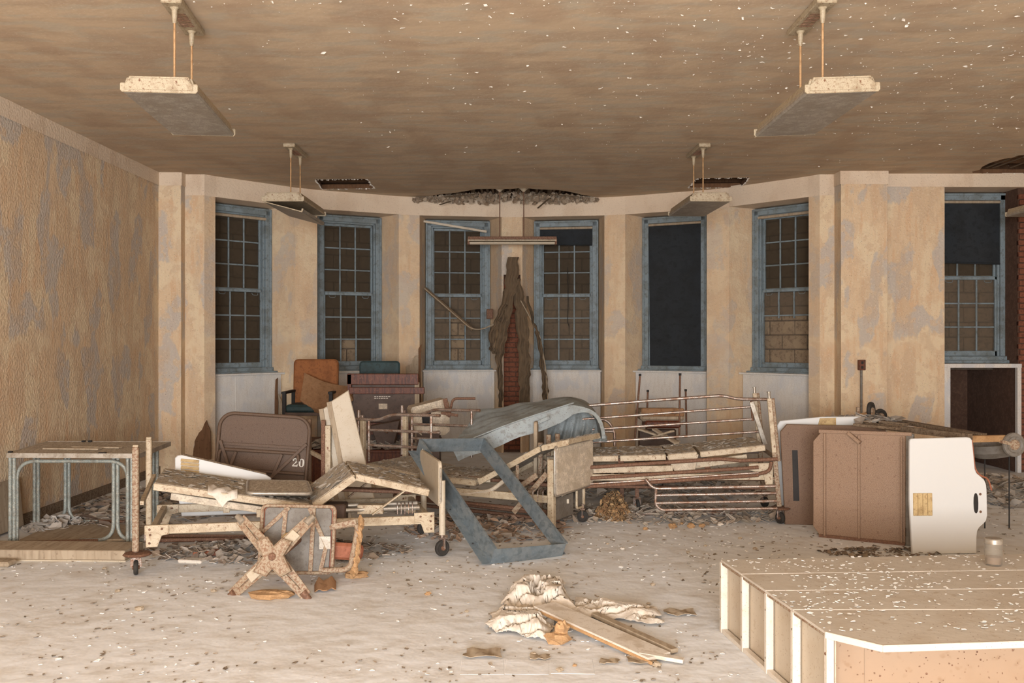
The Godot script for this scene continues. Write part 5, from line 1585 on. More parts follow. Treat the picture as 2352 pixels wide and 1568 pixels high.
# ---------------------------------------------------------------- right of the heap
func build_bed_c() -> void:
	var bed := {"o": Vector3(0.225, 0, -9.17), "u": Vector3(0.995, 0, 0.10), "v": Vector3(0.10, 0, -0.995)}
	var t := thing("hospital_bed", "cream hospital bed with raised rusty rails beside the brown deck pan", "bed", Vector3(1.35, 0, -9.35))
	# right-hand end: leaning telescopic posts
	for w in [0.0, 0.9]:
		var foot := bp(bed, 2.28, 0.16, w)
		var top := bp(bed, 2.19, 1.17, w)
		one_beam("end_post", foot, foot.lerp(top, 0.5), 0.045, 0.04, M.chip, t, bed.v, 0.005)
		var up := one_beam("end_post", foot.lerp(top, 0.36), top, 0.042, 0.03, M.cream, t, bed.v, 0.005)
		one_tube("pole_socket", [foot.lerp(top, 0.42) + Vector3(0.035, 0, 0.01), top + Vector3(0.03, 0.0, 0.01)], 0.016, M.chip, up, 10)
		one_tube("socket_cap", [top, top + Vector3(-0.004, 0.06, 0)], 0.013, M.jar_lid, up, 10)
		one_tube("cap_flange", [top + Vector3(-0.004, 0.055, 0), top + Vector3(-0.004, 0.062, 0)], 0.02, M.jar_lid, up, 10)
		var d := MB.new()
		d.lathe([Vector2(0, -0.008), Vector2(0.085, -0.008), Vector2(0.097, 0.0), Vector2(0.085, 0.012), Vector2(0, 0.016)], Transform3D(Basis(), bp(bed, 2.29, 0.145, w)), 24)
		obj("bumper_disc", d, M.rust, t)
		caster(t, bp(bed, 2.29, 0, w), 0.055, 0.5, 0.15)
		one_beam("side_rail", bp(bed, 0.1, 0.40, w), bp(bed, 2.22, 0.44, w), 0.035, 0.06, M.cream, t)
	for y in [0.42, 0.62]:
		one_beam("cross_bar", bp(bed, 2.24, y, 0), bp(bed, 2.24, y, 0.9), 0.03, 0.03, M.chip, t)
	board("corner_plate", PackedVector2Array([Vector2(-0.16, 0.08), Vector2(0.06, 0.09), Vector2(0.06, -0.14), Vector2(0.0, -0.14), Vector2(-0.03, -0.02), Vector2(-0.16, 0.02)]), 0.012, facing(bp(bed, 2.16, 0.48, -0.02), bed.u, Vector3.UP), M.cream, t)
	# head end near the mattress: wooden board with rusted posts
	var hx := facing(bp(bed, 0.0, 0.62, 0.42), bed.v * -1.0, Vector3.UP)
	board("headboard", round_rect(0.86, 0.62, 0.03), 0.035, hx, M.wood, t, 0.005)
	for q in [[0.05, -0.06, 0.74], [0.12, 0.10, 0.80], [0.20, 0.20, 0.80], [0.0, 0.85, 0.8]]:
		one_tube("head_post", [bp(bed, q[0], 0.0 if q[1] > 0.15 else 0.1, q[1]), bp(bed, q[0], q[2], q[1])], 0.026, M.chip, t, 10)
	one_beam("strut", bp(bed, 0.10, 0.56, 0.0), bp(bed, -0.12, 0.18, 0.02), 0.03, 0.05, M.chip, t)
	one_beam("strut", bp(bed, 0.18, 0.50, 0.05), bp(bed, -0.06, 0.22, 0.05), 0.02, 0.04, M.rust, t)
	caster(t, bp(bed, 0.98, 0, 0.55), 0.06, 0.2, 0.2)
	one_beam("leg", bp(bed, 0.98, 0.14, 0.55), bp(bed, 0.98, 0.5, 0.55), 0.04, 0.04, M.rust, t, bed.u)
	one_beam("leg", bp(bed, 0.83, 0.12, 0.6), bp(bed, 0.83, 0.5, 0.6), 0.04, 0.04, M.rust, t, bed.u)
	# deck in four sections
	var near := 0.02
	deck_panel(t, bed, 0.10, 0.585, 0.79, 0.605, near, 0.82)
	deck_panel(t, bed, 0.80, 0.605, 1.24, 0.622, near, 0.82)
	deck_panel(t, bed, 1.25, 0.622, 1.53, 0.650, near, 0.82)
	deck_panel(t, bed, 1.55, 0.650, 2.16, 0.722, near, 0.82)
	board("hinge_plate", PackedVector2Array([Vector2(-0.16, 0.06), Vector2(0.14, 0.08), Vector2(0.10, -0.10), Vector2(-0.04, -0.16)]), 0.012, facing(bp(bed, 1.40, 0.555, near), bed.u, Vector3.UP), M.pale_wood, t)
	one_beam("lift_beam", bp(bed, 1.45, 0.52, 0.1), bp(bed, 2.0, 0.60, 0.1), 0.03, 0.07, M.cream, t)
	one_beam("lift_beam", bp(bed, 0.4, 0.47, 0.02), bp(bed, 1.3, 0.50, 0.02), 0.03, 0.06, M.cream, t)
	for q in [[0.8, 1.0], [1.25, 1.0], [1.6, 1.0]]:
		one_beam("hanger", bp(bed, q[0], 0.58, 0.1), bp(bed, q[0] + 0.04, 0.48, 0.1), 0.02, 0.05, M.rust, t)
	for q in [[0.3, 0.36, 2.2, 0.37, 0.3], [0.3, 0.32, 2.2, 0.34, 0.5], [0.5, 0.29, 2.2, 0.30, 0.2]]:
		one_tube("tie_rod", [bp(bed, q[0], q[1], q[4]), bp(bed, q[2], q[3], q[4])], 0.016, M.rust, t)
	one_box("grille", bp(bed, 2.10, 0.65, 0.55), Vector3(0.16, 0.12, 0.02), M.dark_panel, t)
	# raised rail on the far side
	var r := thing("bed_side_rail", "raised rusty four-bar side rail on the bed beside the brown pan", "rail", bp(bed, 1.3, 0.7, 0.86))
	var d9 := func(px: float, py: float) -> Vector3:
		# point of the far rail plane under this sight line
		var k := (px - CX) / F
		var o: Vector3 = bp(bed, 0, 0, 0.84)
		var uu: Vector3 = bed.u
		var s := (-o.x - k * o.z) / (uu.x + k * uu.z)
		var p := o + uu * s
		return Vector3(p.x, EYE + (CY - py) * (-p.z) / F, p.z)
	one_tube("top_tube", fillet([d9.call(1305, 1018), d9.call(1299, 960), d9.call(1318, 934), d9.call(1490, 920), d9.call(1660, 908), d9.call(1692, 916), d9.call(1762, 917)], 0.06, 4), 0.017, M.chrome, r, 10)
	for q in [[1300, 965, 1724, 934], [1300, 990, 1727, 962], [1303, 1019, 1742, 991]]:
		one_tube("bar", [d9.call(q[0], q[1]), d9.call(q[2], q[3])], 0.014, M.chrome, r, 10)
	one_tube("upright", [d9.call(1726, 920), d9.call(1729, 966)], 0.014, M.rust, r)
	one_beam("latch_arm", d9.call(1724, 922) + Vector3(0, 0, 0.03), d9.call(1756, 1020) + Vector3(0, 0, 0.03), 0.02, 0.045, M.jar_lid, r)
	var r2 := thing("bed_side_rail", "rounded rusty side rail hidden behind the sagging mattress end", "rail", Vector3(1.0, 0.7, -10.1))
	one_tube("loop", fillet([spot(1265, 1022, 10.1), spot(1258, 990, 10.1), spot(1280, 963, 10.1), spot(1395, 963, 10.1), spot(1412, 990, 10.1), spot(1412, 1024, 10.1)], 0.09, 6), 0.016, M.chrome, r2)
	one_tube("bar", [spot(1262, 992, 10.1), spot(1412, 990, 10.1)], 0.014, M.chrome, r2)
	# lowered rail on the near side
	var l := thing("bed_side_rail", "lowered brown side rail hanging along the near edge of the railed bed", "rail", bp(bed, 1.3, 0.3, -0.06))
	var n9 := func(px: float, py: float, off: float) -> Vector3:
		var k := (px - CX) / F
		var o: Vector3 = bp(bed, 0, 0, -off)
		var uu: Vector3 = bed.u
		var s := (-o.x - k * o.z) / (uu.x + k * uu.z)
		var p := o + uu * s
		return Vector3(p.x, EYE + (CY - py) * (-p.z) / F, p.z)
	one_tube("top_tube", fillet([n9.call(1340, 1074, 0.05), n9.call(1662, 1053, 0.05), n9.call(1695, 1058, 0.05), n9.call(1786, 1054, 0.05)], 0.08, 4), 0.018, M.rust, l, 10)
	for q in [[1340, 1099, 1742, 1073], [1340, 1112, 1742, 1085], [1340, 1118, 1742, 1091]]:
		one_tube("bar", [n9.call(q[0], q[1], 0.05), n9.call(q[2], q[3], 0.05)], 0.017 if q[1] != 1112 else 0.010, M.rust if q[1] != 1112 else M.chrome, l, 10)
	one_tube("end_bend", fillet([n9.call(1742, 1088, 0.05), n9.call(1768, 1082, 0.05), n9.call(1772, 1060, 0.05)], 0.06, 5), 0.017, M.rust, l, 10)
	# a third rail standing on the floor against the bed
	var f := thing("bed_side_rail", "detached ladder-like side rail standing on the floor by the bumper-disc post", "rail", bp(bed, 1.8, 0.0, -0.12))
	one_tube("outer_tube", fillet([n9.call(1483, 1100, 0.1), n9.call(1500, 1122, 0.1), n9.call(1782, 1116, 0.1)], 0.06, 4), 0.015, M.chrome, f, 10)
	for q in [[1507, 1137, 1782, 1132], [1507, 1155, 1784, 1150]]:
		one_tube("bar", [n9.call(q[0], q[1], 0.1), n9.call(q[2], q[3], 0.1)], 0.014, M.chrome, f, 10)
	one_tube("outer_tube", fillet([n9.call(1507, 1122, 0.1), n9.call(1505, 1158, 0.1), n9.call(1518, 1171, 0.1), n9.call(1785, 1167, 0.1)], 0.05, 4), 0.015, M.chrome, f, 10)
	var ft := MB.new()
	ft.tube([ground(1335, 1185) + Vector3(0, 0.022, 0), ground(1690, 1182) + Vector3(0, 0.022, 0)], 0.02, 10)
	tag(obj("steel_tube", ft, M.chrome), "long grey steel tube lying on the floor before the railed bed", "tube")
	for q in [[1340, 1128, 1560, 1112], [1420, 1140, 1700, 1120]]:
		pass
	# litter: fibre heap, foam crumbs
	pile("fibre_heap", "heap of shredded orange-brown fibre under the railed bed", "fibre", Vector3(0.98, 0, -9.25), 0.18, 0.2, 0.26, 1300, 0.005, 0.020, [Color(0.34, 0.20, 0.09), Color(0.24, 0.13, 0.06), Color(0.44, 0.28, 0.14), Color(0.16, 0.10, 0.05)], 2.0)
	pile("floor_litter", "dusty crumbs and splinters under the railed bed", "rubble", Vector3(1.5, 0, -9.35), 1.25, 0.5, 0.07, 520, 0.012, 0.05, [Color(0.44, 0.37, 0.29), Color(0.52, 0.45, 0.37), Color(0.40, 0.31, 0.23)])
	pile("floor_litter", "reddish brown rubble under the tan-footboard bed behind the metal frame", "rubble", Vector3(-0.25, 0, -8.7), 0.75, 0.6, 0.07, 420, 0.012, 0.05, [Color(0.32, 0.21, 0.14), Color(0.38, 0.25, 0.17), Color(0.45, 0.38, 0.31), Color(0.27, 0.19, 0.13)])
	pile("floor_litter", "dusty broken laths and scraps heaped behind the railed bed", "rubble", Vector3(1.5, 0, -10.7), 1.3, 0.6, 0.30, 420, 0.02, 0.08, [Color(0.36, 0.30, 0.24), Color(0.25, 0.20, 0.15), Color(0.48, 0.42, 0.35)])
	for q in [[1468, 985, 1560, 1015, 10.2], [1502, 985, 1555, 1018, 10.1], [1480, 1010, 1545, 990, 10.15]]:
		var b := MB.new()
		b.beam(spot(q[0], q[1], q[4]), spot(q[2], q[3], q[4] - 0.3), 0.06, 0.02, Vector3.UP, 0.003)
		tag(obj("broken_plank", b, M.wood), "broken wooden slat in the pile behind the railed bed", "slat", "slats behind the railed bed")
func build_upturned_chair() -> void:
	var t := thing("upturned_chair", "chair turned upside down with thin metal legs and torn brown seat", "chair", Vector3(1.8, 0.3, -11.4))
	for q in [[1470, 863, 1458, 1010, 11.2], [1562, 862, 1560, 1000, 11.2], [1488, 900, 1484, 1000, 11.75], [1575, 898, 1577, 1000, 11.75]]:
		var a := spot(q[0], q[1], q[4])
		one_tube("leg", [a, spot(q[2], q[3], q[4])], 0.012, M.rust, t)
		one_tube("foot_cap", [a, a + Vector3(0, 0.025, 0)], 0.016, M.black, t)
	var c := spot(1515, 955, 11.45)
	one_box("seat_shell", c + Vector3(0, 0.02, 0), Vector3(0.52, 0.13, 0.5), M.wood, t, 0.03)
	one_box("seat_panel", c + Vector3(0, 0.06, 0.24), Vector3(0.50, 0.10, 0.04), M.brown_pad, t, 0.015)
	one_box("seat_underside", c + Vector3(0, -0.08, 0.12), Vector3(0.42, 0.09, 0.3), M.dark_wood, t, 0.02)
	one_box("backrest", c + Vector3(0.0, -0.42, -0.2), Vector3(0.46, 0.5, 0.06), M.dark_panel, t, 0.02)
	# the heap of boards it sits on
	one_box("stacked_board", Vector3(1.78, 0.14, -11.5), Vector3(0.5, 0.26, 0.5), M.dark_panel, t)
func build_side_bed() -> void:
	# hospital bed tipped on its side: brown deck pan towards the room
	var t := thing("tipped_bed", "hospital bed tipped on its side showing its speckled brown deck pan", "bed", Vector3(2.95, 0, -8.2))
	var a := Vector3(2.633, 0, -8.37)
	var e := Vector3(3.283, 0, -7.99)
	var u := (e - a).normalized()
	var n := Vector3(-u.z, 0, u.x)
	if n.z < 0:
		n = -n
	var W := a.distance_to(e)
	var xf := facing(a, u, Vector3.UP)
	var pan := board("deck_pan", PackedVector2Array([Vector2(0.0, 0.09), Vector2(0.06, 0.01), Vector2(W, 0.01), Vector2(W, 0.925), Vector2(0.07, 0.915), Vector2(0.0, 0.83)]), 0.018, xf, M.freckle, t, 0.004)
	for q in [0.10, 0.385, W - 0.03]:
		one_beam("rib", xf * Vector3(q, 0.015, 0.014), xf * Vector3(q, 0.905, 0.014), 0.028 if q < 0.2 else 0.016, 0.022, M.freckle, pan, u, 0.005)
	one_beam("flange", xf * Vector3(0.05, 0.92, 0.014), xf * Vector3(W + 0.05, 0.93, 0.014), 0.03, 0.02, M.freckle, pan, n)
	one_beam("flange", xf * Vector3(0.05, 0.012, 0.012), xf * Vector3(W, 0.012, 0.012), 0.03, 0.02, M.rust, pan, n)
	one_beam("bracket", xf * Vector3(0.30, 0.92, 0.03), xf * Vector3(0.40, 0.84, 0.05), 0.03, 0.05, M.freckle, t, n)
	one_beam("end_channel", xf * Vector3(W + 0.035, 0.0, -0.01), xf * Vector3(W + 0.035, 0.93, -0.01), 0.06, 0.05, M.seat_grey, t, n)
	# frame of the tipped bed receding to the rear
	one_beam("upper_rail", spot(1925, 968, 9.3), spot(2230, 1003, 7.95), 0.05, 0.05, M.grime, t)
	one_beam("upper_rail", spot(1990, 955, 9.7), spot(2260, 1000, 8.3), 0.07, 0.035, M.grime, t)
	one_beam("lower_rail", Vector3(2.75, 0.06, -9.1), Vector3(3.6, 0.06, -8.0), 0.05, 0.06, M.grime, t)
	one_beam("cross_frame", spot(1925, 968, 9.3), Vector3(3.1, 0.05, -9.2), 0.05, 0.05, M.rust, t)
	one_beam("cross_frame", spot(2180, 994, 8.3), Vector3(3.75, 0.05, -8.25), 0.05, 0.05, M.rust, t)
	one_beam("end_tube", spot(2222, 1008, 8.05), spot(2308, 1006, 8.25), 0.05, 0.055, M.orange_wood, t)
	one_beam("end_bracket", spot(2306, 1004, 8.24), spot(2325, 1016, 8.22), 0.05, 0.05, M.seat_grey, t)
	for q in [[2328, 1021, 8.2, 0.105, 0.15, 1.0], [2001, 945, 9.7, 0.10, 0.9, 0.0], [2022, 956, 9.9, 0.08, 0.35, 0.0]]:
		var c := spot(q[0], q[1], q[2])
		var yaw: float = q[4]
		var ax := Vector3(sin(yaw), 0.05, cos(yaw)).normalized()
		var w := MB.new()
		var r: float = q[3]
		var side := Vector3.UP.cross(ax).normalized()
		var wx := Transform3D(Basis(side, ax, side.cross(ax)), c)
		w.lathe([Vector2(0, -0.012), Vector2(r * 0.6, -0.012), Vector2(r * 0.7, -0.02), Vector2(r * 0.95, -0.016), Vector2(r, 0), Vector2(r * 0.95, 0.016), Vector2(r * 0.7, 0.02), Vector2(r * 0.6, 0.012), Vector2(0, 0.012)], wx, 28)
		var wo := obj("wheel", w, M.seat_grey if q[5] > 0.5 else M.rubber, t)
		var h := MB.new()
		h.lathe([Vector2(0, -0.03), Vector2(r * 0.4, -0.025), Vector2(r * 0.45, -0.012), Vector2(r * 0.45, 0.012), Vector2(r * 0.4, 0.025), Vector2(0, 0.03)], wx, 12)
		obj("hub", h, M.chip, wo)
		one_beam("fork", c, c + (Vector3(-0.12, 0.03, 0.02) if q[5] > 0.5 else Vector3(-0.1, -0.04, 0.05)), 0.05, 0.03, M.chip, wo)
	one_tube("post_stub", [spot(1971, 960, 9.6), spot(1971, 935, 9.6)], 0.02, M.chip, t, 10)
	one_tube("axle_stub", [spot(1968, 955, 9.6), spot(2000, 950, 9.68)], 0.022, M.orange_wood, t, 10)
	for q in [[1895, 962, 1985, 958, 9.4], [2020, 968, 2085, 975, 9.0], [1960, 975, 2070, 985, 8.7]]:
		one_beam("link_bar", spot(q[0], q[1], q[4]), spot(q[2], q[3], q[4] - 0.2), 0.04, 0.025, M.grime, t)
	pile("frame_litter", "", "", spot(1985, 966, 9.2), 0.35, 0.25, 0.05, 60, 0.02, 0.07, [Color(0.30, 0.25, 0.2), Color(0.42, 0.37, 0.31)], 0.6, t)
	# plain board with a dark slot behind the pan
	var g := thing("slotted_board", "taupe board with one long dark slot standing left of the brown pan", "board", Vector3(2.95, 0, -8.9))
	var gx := facing(Vector3(2.50, 0, -8.92), Vector3(1, 0, 0.10), Vector3(-0.02, 1, -0.02))
	board("panel", PackedVector2Array([Vector2(0.04, 0.0), Vector2(0.95, 0.0), Vector2(0.95, 0.92), Vector2(0.06, 0.93), Vector2(0.0, 0.86)]), 0.03, gx, M.taupe, g, 0.005)
	board("slot", PackedVector2Array([Vector2(0.105, 0.69), Vector2(0.155, 0.69), Vector2(0.17, 0.22), Vector2(0.115, 0.22)]), 0.008, gx * Transform3D(Basis(), Vector3(0, 0, 0.014)), M.black, g, 0.001)
	var wb := thing("bed_endboard", "white endboard with tan plaque peeking out behind the slotted taupe board", "board", Vector3(2.85, 0, -9.1))
	var wx2 := facing(Vector3(2.52, 0, -9.12), Vector3(1, 0, 0.05), Vector3.UP)
	board("panel", PackedVector2Array([Vector2(0.0, 0.02), Vector2(0.8, 0.02), Vector2(0.8, 0.99), Vector2(0.42, 0.985), Vector2(0.03, 0.945), Vector2(0.0, 0.90)]), 0.03, wx2, M.white_board, wb, 0.005)
	board("plaque", PackedVector2Array([Vector2(0.37, 0.86), Vector2(0.55, 0.86), Vector2(0.55, 0.978), Vector2(0.40, 0.972)]), 0.012, wx2 * Transform3D(Basis(), Vector3(0, 0, 0.02)), M.yellow_wood, wb, 0.002)
	# big white endboard
	var o := thing("bed_endboard", "large clean white endboard with hand hole and yellow ribbed plaque", "board", Vector3(3.45, 0, -7.66))
	var k := 0.000933
	var pts := PackedVector2Array()
	for p in [[1222, 1000], [1230, 500], [1236, 484], [1250, 477], [1730, 467], [1760, 472], [1776, 492], [1788, 620], [1798, 740], [1812, 775], [1842, 800], [1878, 832], [1893, 870], [1899, 920], [1900, 1140], [1890, 1180], [1870, 1205], [1828, 1240], [1810, 1270], [1804, 1320], [1800, 1460], [1240, 1465]]:
		pts.append(Vector2((p[0] - 1222) * k, (1465 - p[1]) * k))
	var ox := facing(Vector3(3.18, 0.0, -7.66), Vector3(1, 0, -0.04), Vector3(0, 1, -0.03))
	board("panel", pts, 0.03, ox, M.white_board, o, 0.005)
	for q in 4:
		one_beam("plaque_rib", ox * Vector3((1270 + q * 42 - 1222) * k, (1465 - 1135) * k, 0.018), ox * Vector3((1270 + q * 42 - 1222) * k, (1465 - 942) * k, 0.018), 0.037, 0.012, M.yellow_wood, o, ox.basis.z)
	var hole := PackedVector2Array()
	for i in 14:
		var an := TAU * i / 14.0
		hole.append(Vector2((1800 - 1222) * k + 0.020 * cos(an), (1465 - 1032) * k + 0.082 * sign(sin(an)) * pow(abs(sin(an)), 0.7)))
	board("hand_hole", hole, 0.006, ox * Transform3D(Basis(), Vector3(0, 0, 0.014)), M.black, o, 0.001)
	for y in [955, 1106]:
		var b := MB.new()
		b.lathe([Vector2(0, 0), Vector2(0.011, 0), Vector2(0.009, 0.003), Vector2(0, 0.003)], ox * Transform3D(Basis(Vector3(1, 0, 0), PI / 2), Vector3((1840 - 1222) * k, (1465 - y) * k, 0.015)), 10)
		obj("bolt", b, M.rust, o)
	var ed := []
	for i in range(6, 14):
		ed.append(ox * Vector3(pts[i].x + 0.008, pts[i].y, -0.005))
	one_tube("loose_edging", fillet([ed[0], ed[2], ed[4], ox * Vector3(0.66, 0.60, -0.02), ox * Vector3(0.695, 0.50, -0.03)], 0.05, 4), 0.007, M.seat_red, o)
	# grey basin behind
	var bs := thing("grey_basin", "grey curved metal basin lying behind the white endboard", "basin", Vector3(4.2, 0.4, -8.6))
	var sh := MB.new()
	sh.lathe([Vector2(0, -0.02), Vector2(0.16, 0.0), Vector2(0.21, 0.05), Vector2(0.22, 0.12), Vector2(0.205, 0.12), Vector2(0.2, 0.06), Vector2(0.15, 0.015), Vector2(0, 0.0)], Transform3D(Basis(Vector3(0, 0, 1), 0.15), spot(2284, 1046, 8.7)), 24)
	obj("bowl", sh, M.seat_grey, bs)
	for x in [2262, 2318]:
		var sp := spot(x, 1040, 8.72)
		one_tube("stand_leg", [sp, Vector3(sp.x, 0.0, sp.z)], 0.006, M.black, bs)
	pile("wall_rubble", "fallen rubble on the floor below the deep wall niche", "rubble", Vector3(5.4, 0, -11.0), 1.2, 1.3, 0.10, 700, 0.015, 0.08, [Color(0.44, 0.38, 0.31), Color(0.52, 0.46, 0.39), Color(0.40, 0.33, 0.26)])
	pile("floor_litter", "sooty crumbs on the floor by the brown pan's lower edge", "rubble", Vector3(2.95, 0, -7.7), 0.5, 0.16, 0.02, 160, 0.006, 0.028, [Color(0.20, 0.15, 0.11), Color(0.28, 0.22, 0.16)])

# ---------------------------------------------------------------- foreground
func build_steel_locker() -> void:
	var t := thing("steel_locker", "low chipped beige steel cabinet lying down, jar on top", "cabinet", Vector3(2.2, 0, -4.9))
	var H := 0.425
	var lb := Vector3(1.22, 0, -5.60)
	var lf := Vector3(1.38, 0, -4.22)
	var front := [lf, Vector3(1.56, 0, -4.03), Vector3(2.3, 0, -4.10), Vector3(3.6, 0, -4.16)]
	var back := Vector3(3.6, 0, -5.80)
	# lid: four lapped sheets running across
	for k in 4:
		var f0 := k / 4.0
		var f1 := (k + 1) / 4.0
		var a0 := lb.lerp(lf, f0)
		var a1 := lb.lerp(lf, f1)
		var b0 := back.lerp(front[3], f0)
		var b1 := back.lerp(front[3], f1)
		var poly := PackedVector2Array([Vector2(a0.x, -a0.z - 0.002), Vector2(b0.x, -b0.z - 0.002), Vector2(b1.x, -b1.z + 0.003), Vector2(a1.x, -a1.z + 0.003)])
		if k == 3:
			poly = PackedVector2Array([Vector2(a0.x, -a0.z - 0.002), Vector2(b0.x, -b0.z - 0.002), Vector2(front[3].x, -front[3].z), Vector2(front[2].x, -front[2].z), Vector2(front[1].x, -front[1].z), Vector2(lf.x, -lf.z)])
		board("lid_sheet", poly, 0.012, Transform3D(Basis(Vector3(1, 0, 0), Vector3(0, 0, -1), Vector3(0, 1, 0)), Vector3(0, H - 0.006 - 0.0012 * k, 0)), M.top_enamel, t, 0.0025)
	# left side: posts and recessed panels
	var u := (lf - lb).normalized()
	var inn := Vector3(-u.z, 0, u.x)
	if inn.x < 0:
		inn = -inn
	var stops := [0.0, 0.25, 0.50, 0.74, 1.0]
	for i in 5:
		var p: Vector3 = lb.lerp(lf, stops[i]) + inn * 0.018
		one_beam("upright", p, p + Vector3.UP * (H - 0.014), 0.04 if i < 4 else 0.034, 0.03, M.white_enamel, t, u, 0.003)
		for y in [0.08, H - 0.1]:
			var b := MB.new()
			b.lathe([Vector2(0, 0), Vector2(0.008, 0), Vector2(0.006, 0.004), Vector2(0, 0.004)], facing(p - inn * 0.016 + Vector3.UP * y, u, Vector3.UP) * Transform3D(Basis(Vector3(1, 0, 0), PI / 2), Vector3(0, 0, 0)), 8)
			obj("screw", b, M.rust, t)
		if i < 4:
			var q: Vector3 = lb.lerp(lf, stops[i + 1]) + inn * 0.018
			one_beam("side_panel", p + inn * 0.03 + Vector3.UP * (H * 0.5), q + inn * 0.03 + Vector3.UP * (H * 0.5), 0.008, H - 0.02, M.beige_enamel, t)
			one_beam("bottom_rail", p + Vector3(0, 0.012, 0), q + Vector3(0, 0.012, 0), 0.035, 0.024, M.white_enamel, t)
			one_beam("top_lip", p - inn * 0.01 + Vector3.UP * (H - 0.018), q - inn * 0.01 + Vector3.UP * (H - 0.018), 0.012, 0.022, M.chip, t)
	# front: lip under the lid edge, deep recessed panel
	for i in 3:
		one_beam("front_lip", front[i] + Vector3.UP * (H - 0.017), front[i + 1] + Vector3.UP * (H - 0.017), 0.012, 0.03, M.white_enamel, t)
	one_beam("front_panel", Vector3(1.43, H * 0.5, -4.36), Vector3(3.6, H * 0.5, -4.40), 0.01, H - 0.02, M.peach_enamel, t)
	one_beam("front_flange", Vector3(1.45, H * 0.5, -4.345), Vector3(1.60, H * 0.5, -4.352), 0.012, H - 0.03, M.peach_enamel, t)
	one_beam("bottom_rail", Vector3(1.40, 0.02, -4.24), Vector3(3.6, 0.02, -4.2), 0.03, 0.03, M.white_enamel, t)
	one_beam("back_panel", lb + Vector3.UP * (H * 0.5), back + Vector3.UP * (H * 0.5), 0.01, H - 0.02, M.beige_enamel, t)
	var r3 := RandomNumberGenerator.new()
	r3.seed = 5
	for k in 40:
		var b := MB.new()
		var x := r3.randf_range(1.5, 2.3)
		b.lathe([Vector2(0, 0), Vector2(r3.randf_range(0.002, 0.006), 0), Vector2(0, 0.001)], Transform3D(Basis(Vector3(1, 0, 0), PI / 2), Vector3(x, r3.randf_range(0.05, H - 0.04), lerpf(-4.36, -4.40, (x - 1.43) / 2.17) + 0.006)), 6)
		obj("rust_pit", b, M.rust, t)
	# flakes fallen on the lid
	var fl := MB.new()
	for k in 1500:
		var f := r3.randf()
		var g := r3.randf()
		var a := lb.lerp(lf, f)
		var e := back.lerp(front[3], f)
		var p := a.lerp(e, g)
		var clump := 0.5 + 0.5 * sin(p.x * 5.0 + sin(p.z * 4.0) * 2.0)
		if r3.randf() > 0.15 + 0.85 * clump:
			continue
		if p.distance_to(Vector3(2.745, 0, -5.46)) < 0.09:
			continue
		fl.tint = Color(0.86, 0.83, 0.78).lerp(Color(0.55, 0.48, 0.38), r3.randf() * r3.randf())
		fl.flake(Vector3(p.x, H + 0.001, p.z), Vector3(r3.randf_range(-0.15, 0.15), 1, r3.randf_range(-0.15, 0.15)).normalized(), r3.randf_range(0.003, 0.011), r3, 0.0015, 0.3, 1.5)
	var fo := obj("paint_flakes", fl, M.pile, t)
	stuff(fo)
	# glass jar with a metal lid
	var j := thing("glass_jar", "dusty glass jar with metal lid on the low steel cabinet", "jar", Vector3(2.745, H, -5.46))
	var jb := MB.new()
	jb.lathe([Vector2(0, 0.002), Vector2(0.040, 0.002), Vector2(0.045, 0.010), Vector2(0.050, 0.09), Vector2(0.049, 0.122), Vector2(0.046, 0.13), Vector2(0.043, 0.13), Vector2(0.046, 0.12), Vector2(0.046, 0.09), Vector2(0.041, 0.014), Vector2(0, 0.010)], Transform3D(Basis(), Vector3(2.745, H, -5.46)), 28)
	obj("glass_body", jb, M.jar, j)
	var lid := MB.new()
	lid.lathe([Vector2(0, 0.155), Vector2(0.044, 0.155), Vector2(0.049, 0.150), Vector2(0.050, 0.126), Vector2(0.047, 0.126), Vector2(0, 0.13)], Transform3D(Basis(), Vector3(2.745, H, -5.46)), 28)
	obj("lid", lid, M.jar_lid, j)
	var dr := MB.new()
	dr.lathe([Vector2(0, 0.012), Vector2(0.039, 0.012), Vector2(0.042, 0.05), Vector2(0.0, 0.058)], Transform3D(Basis(), Vector3(2.745, H, -5.46)), 20)
	obj("contents", dr, M.brown_pad, j)
func crumpled(called: String, label: String, outline: Array, height: float, seed_n: int) -> void:
	# sheet of cloth in soft folds over the quad outline (four floor points)
	var fn := FastNoiseLite.new()
	fn.seed = seed_n
	fn.frequency = 1.9
	fn.fractal_octaves = 2
	fn.fractal_gain = 0.4
	fn.domain_warp_enabled = true
	fn.domain_warp_amplitude = 0.25
	fn.domain_warp_frequency = 3.0
	var rows := []
	var nx := 70
	var ny := 44
	for j in ny:
		var v := float(j) / (ny - 1)
		var r := []
		for i in nx:
			var u := float(i) / (nx - 1)
			var p: Vector3 = outline[0].lerp(outline[1], u).lerp(outline[3].lerp(outline[2], u), v)
			var rim: float = min(min(u, 1.0 - u) * 5.0, min(v, 1.0 - v) * 4.0)
			rim = clamp(rim, 0.0, 1.0)
			p.x += 0.06 * fn.get_noise_2d(p.x * 2.0 + 9.0, p.z * 2.0)
			p.z += 0.06 * fn.get_noise_2d(p.x * 2.0, p.z * 2.0 + 7.0)
			var h: float = min(1.0, abs(fn.get_noise_2d(p.x * 1.6, p.z * 2.2)) * 2.6 + 0.25 * abs(fn.get_noise_2d(p.x * 5.0, p.z * 6.0 + 3.0)))
			p.y = 0.010 + height * (0.2 + 0.8 * rim) * h
			r.append(p)
		rows.append(r)
	var b := MB.new()
	b.slab(rows, 0.004)
	if b.n[0].y < 0.0:
		rows.reverse()
		b = MB.new()
		b.slab(rows, 0.004)
	tag(obj(called, b, M.rag), label, "cloth")
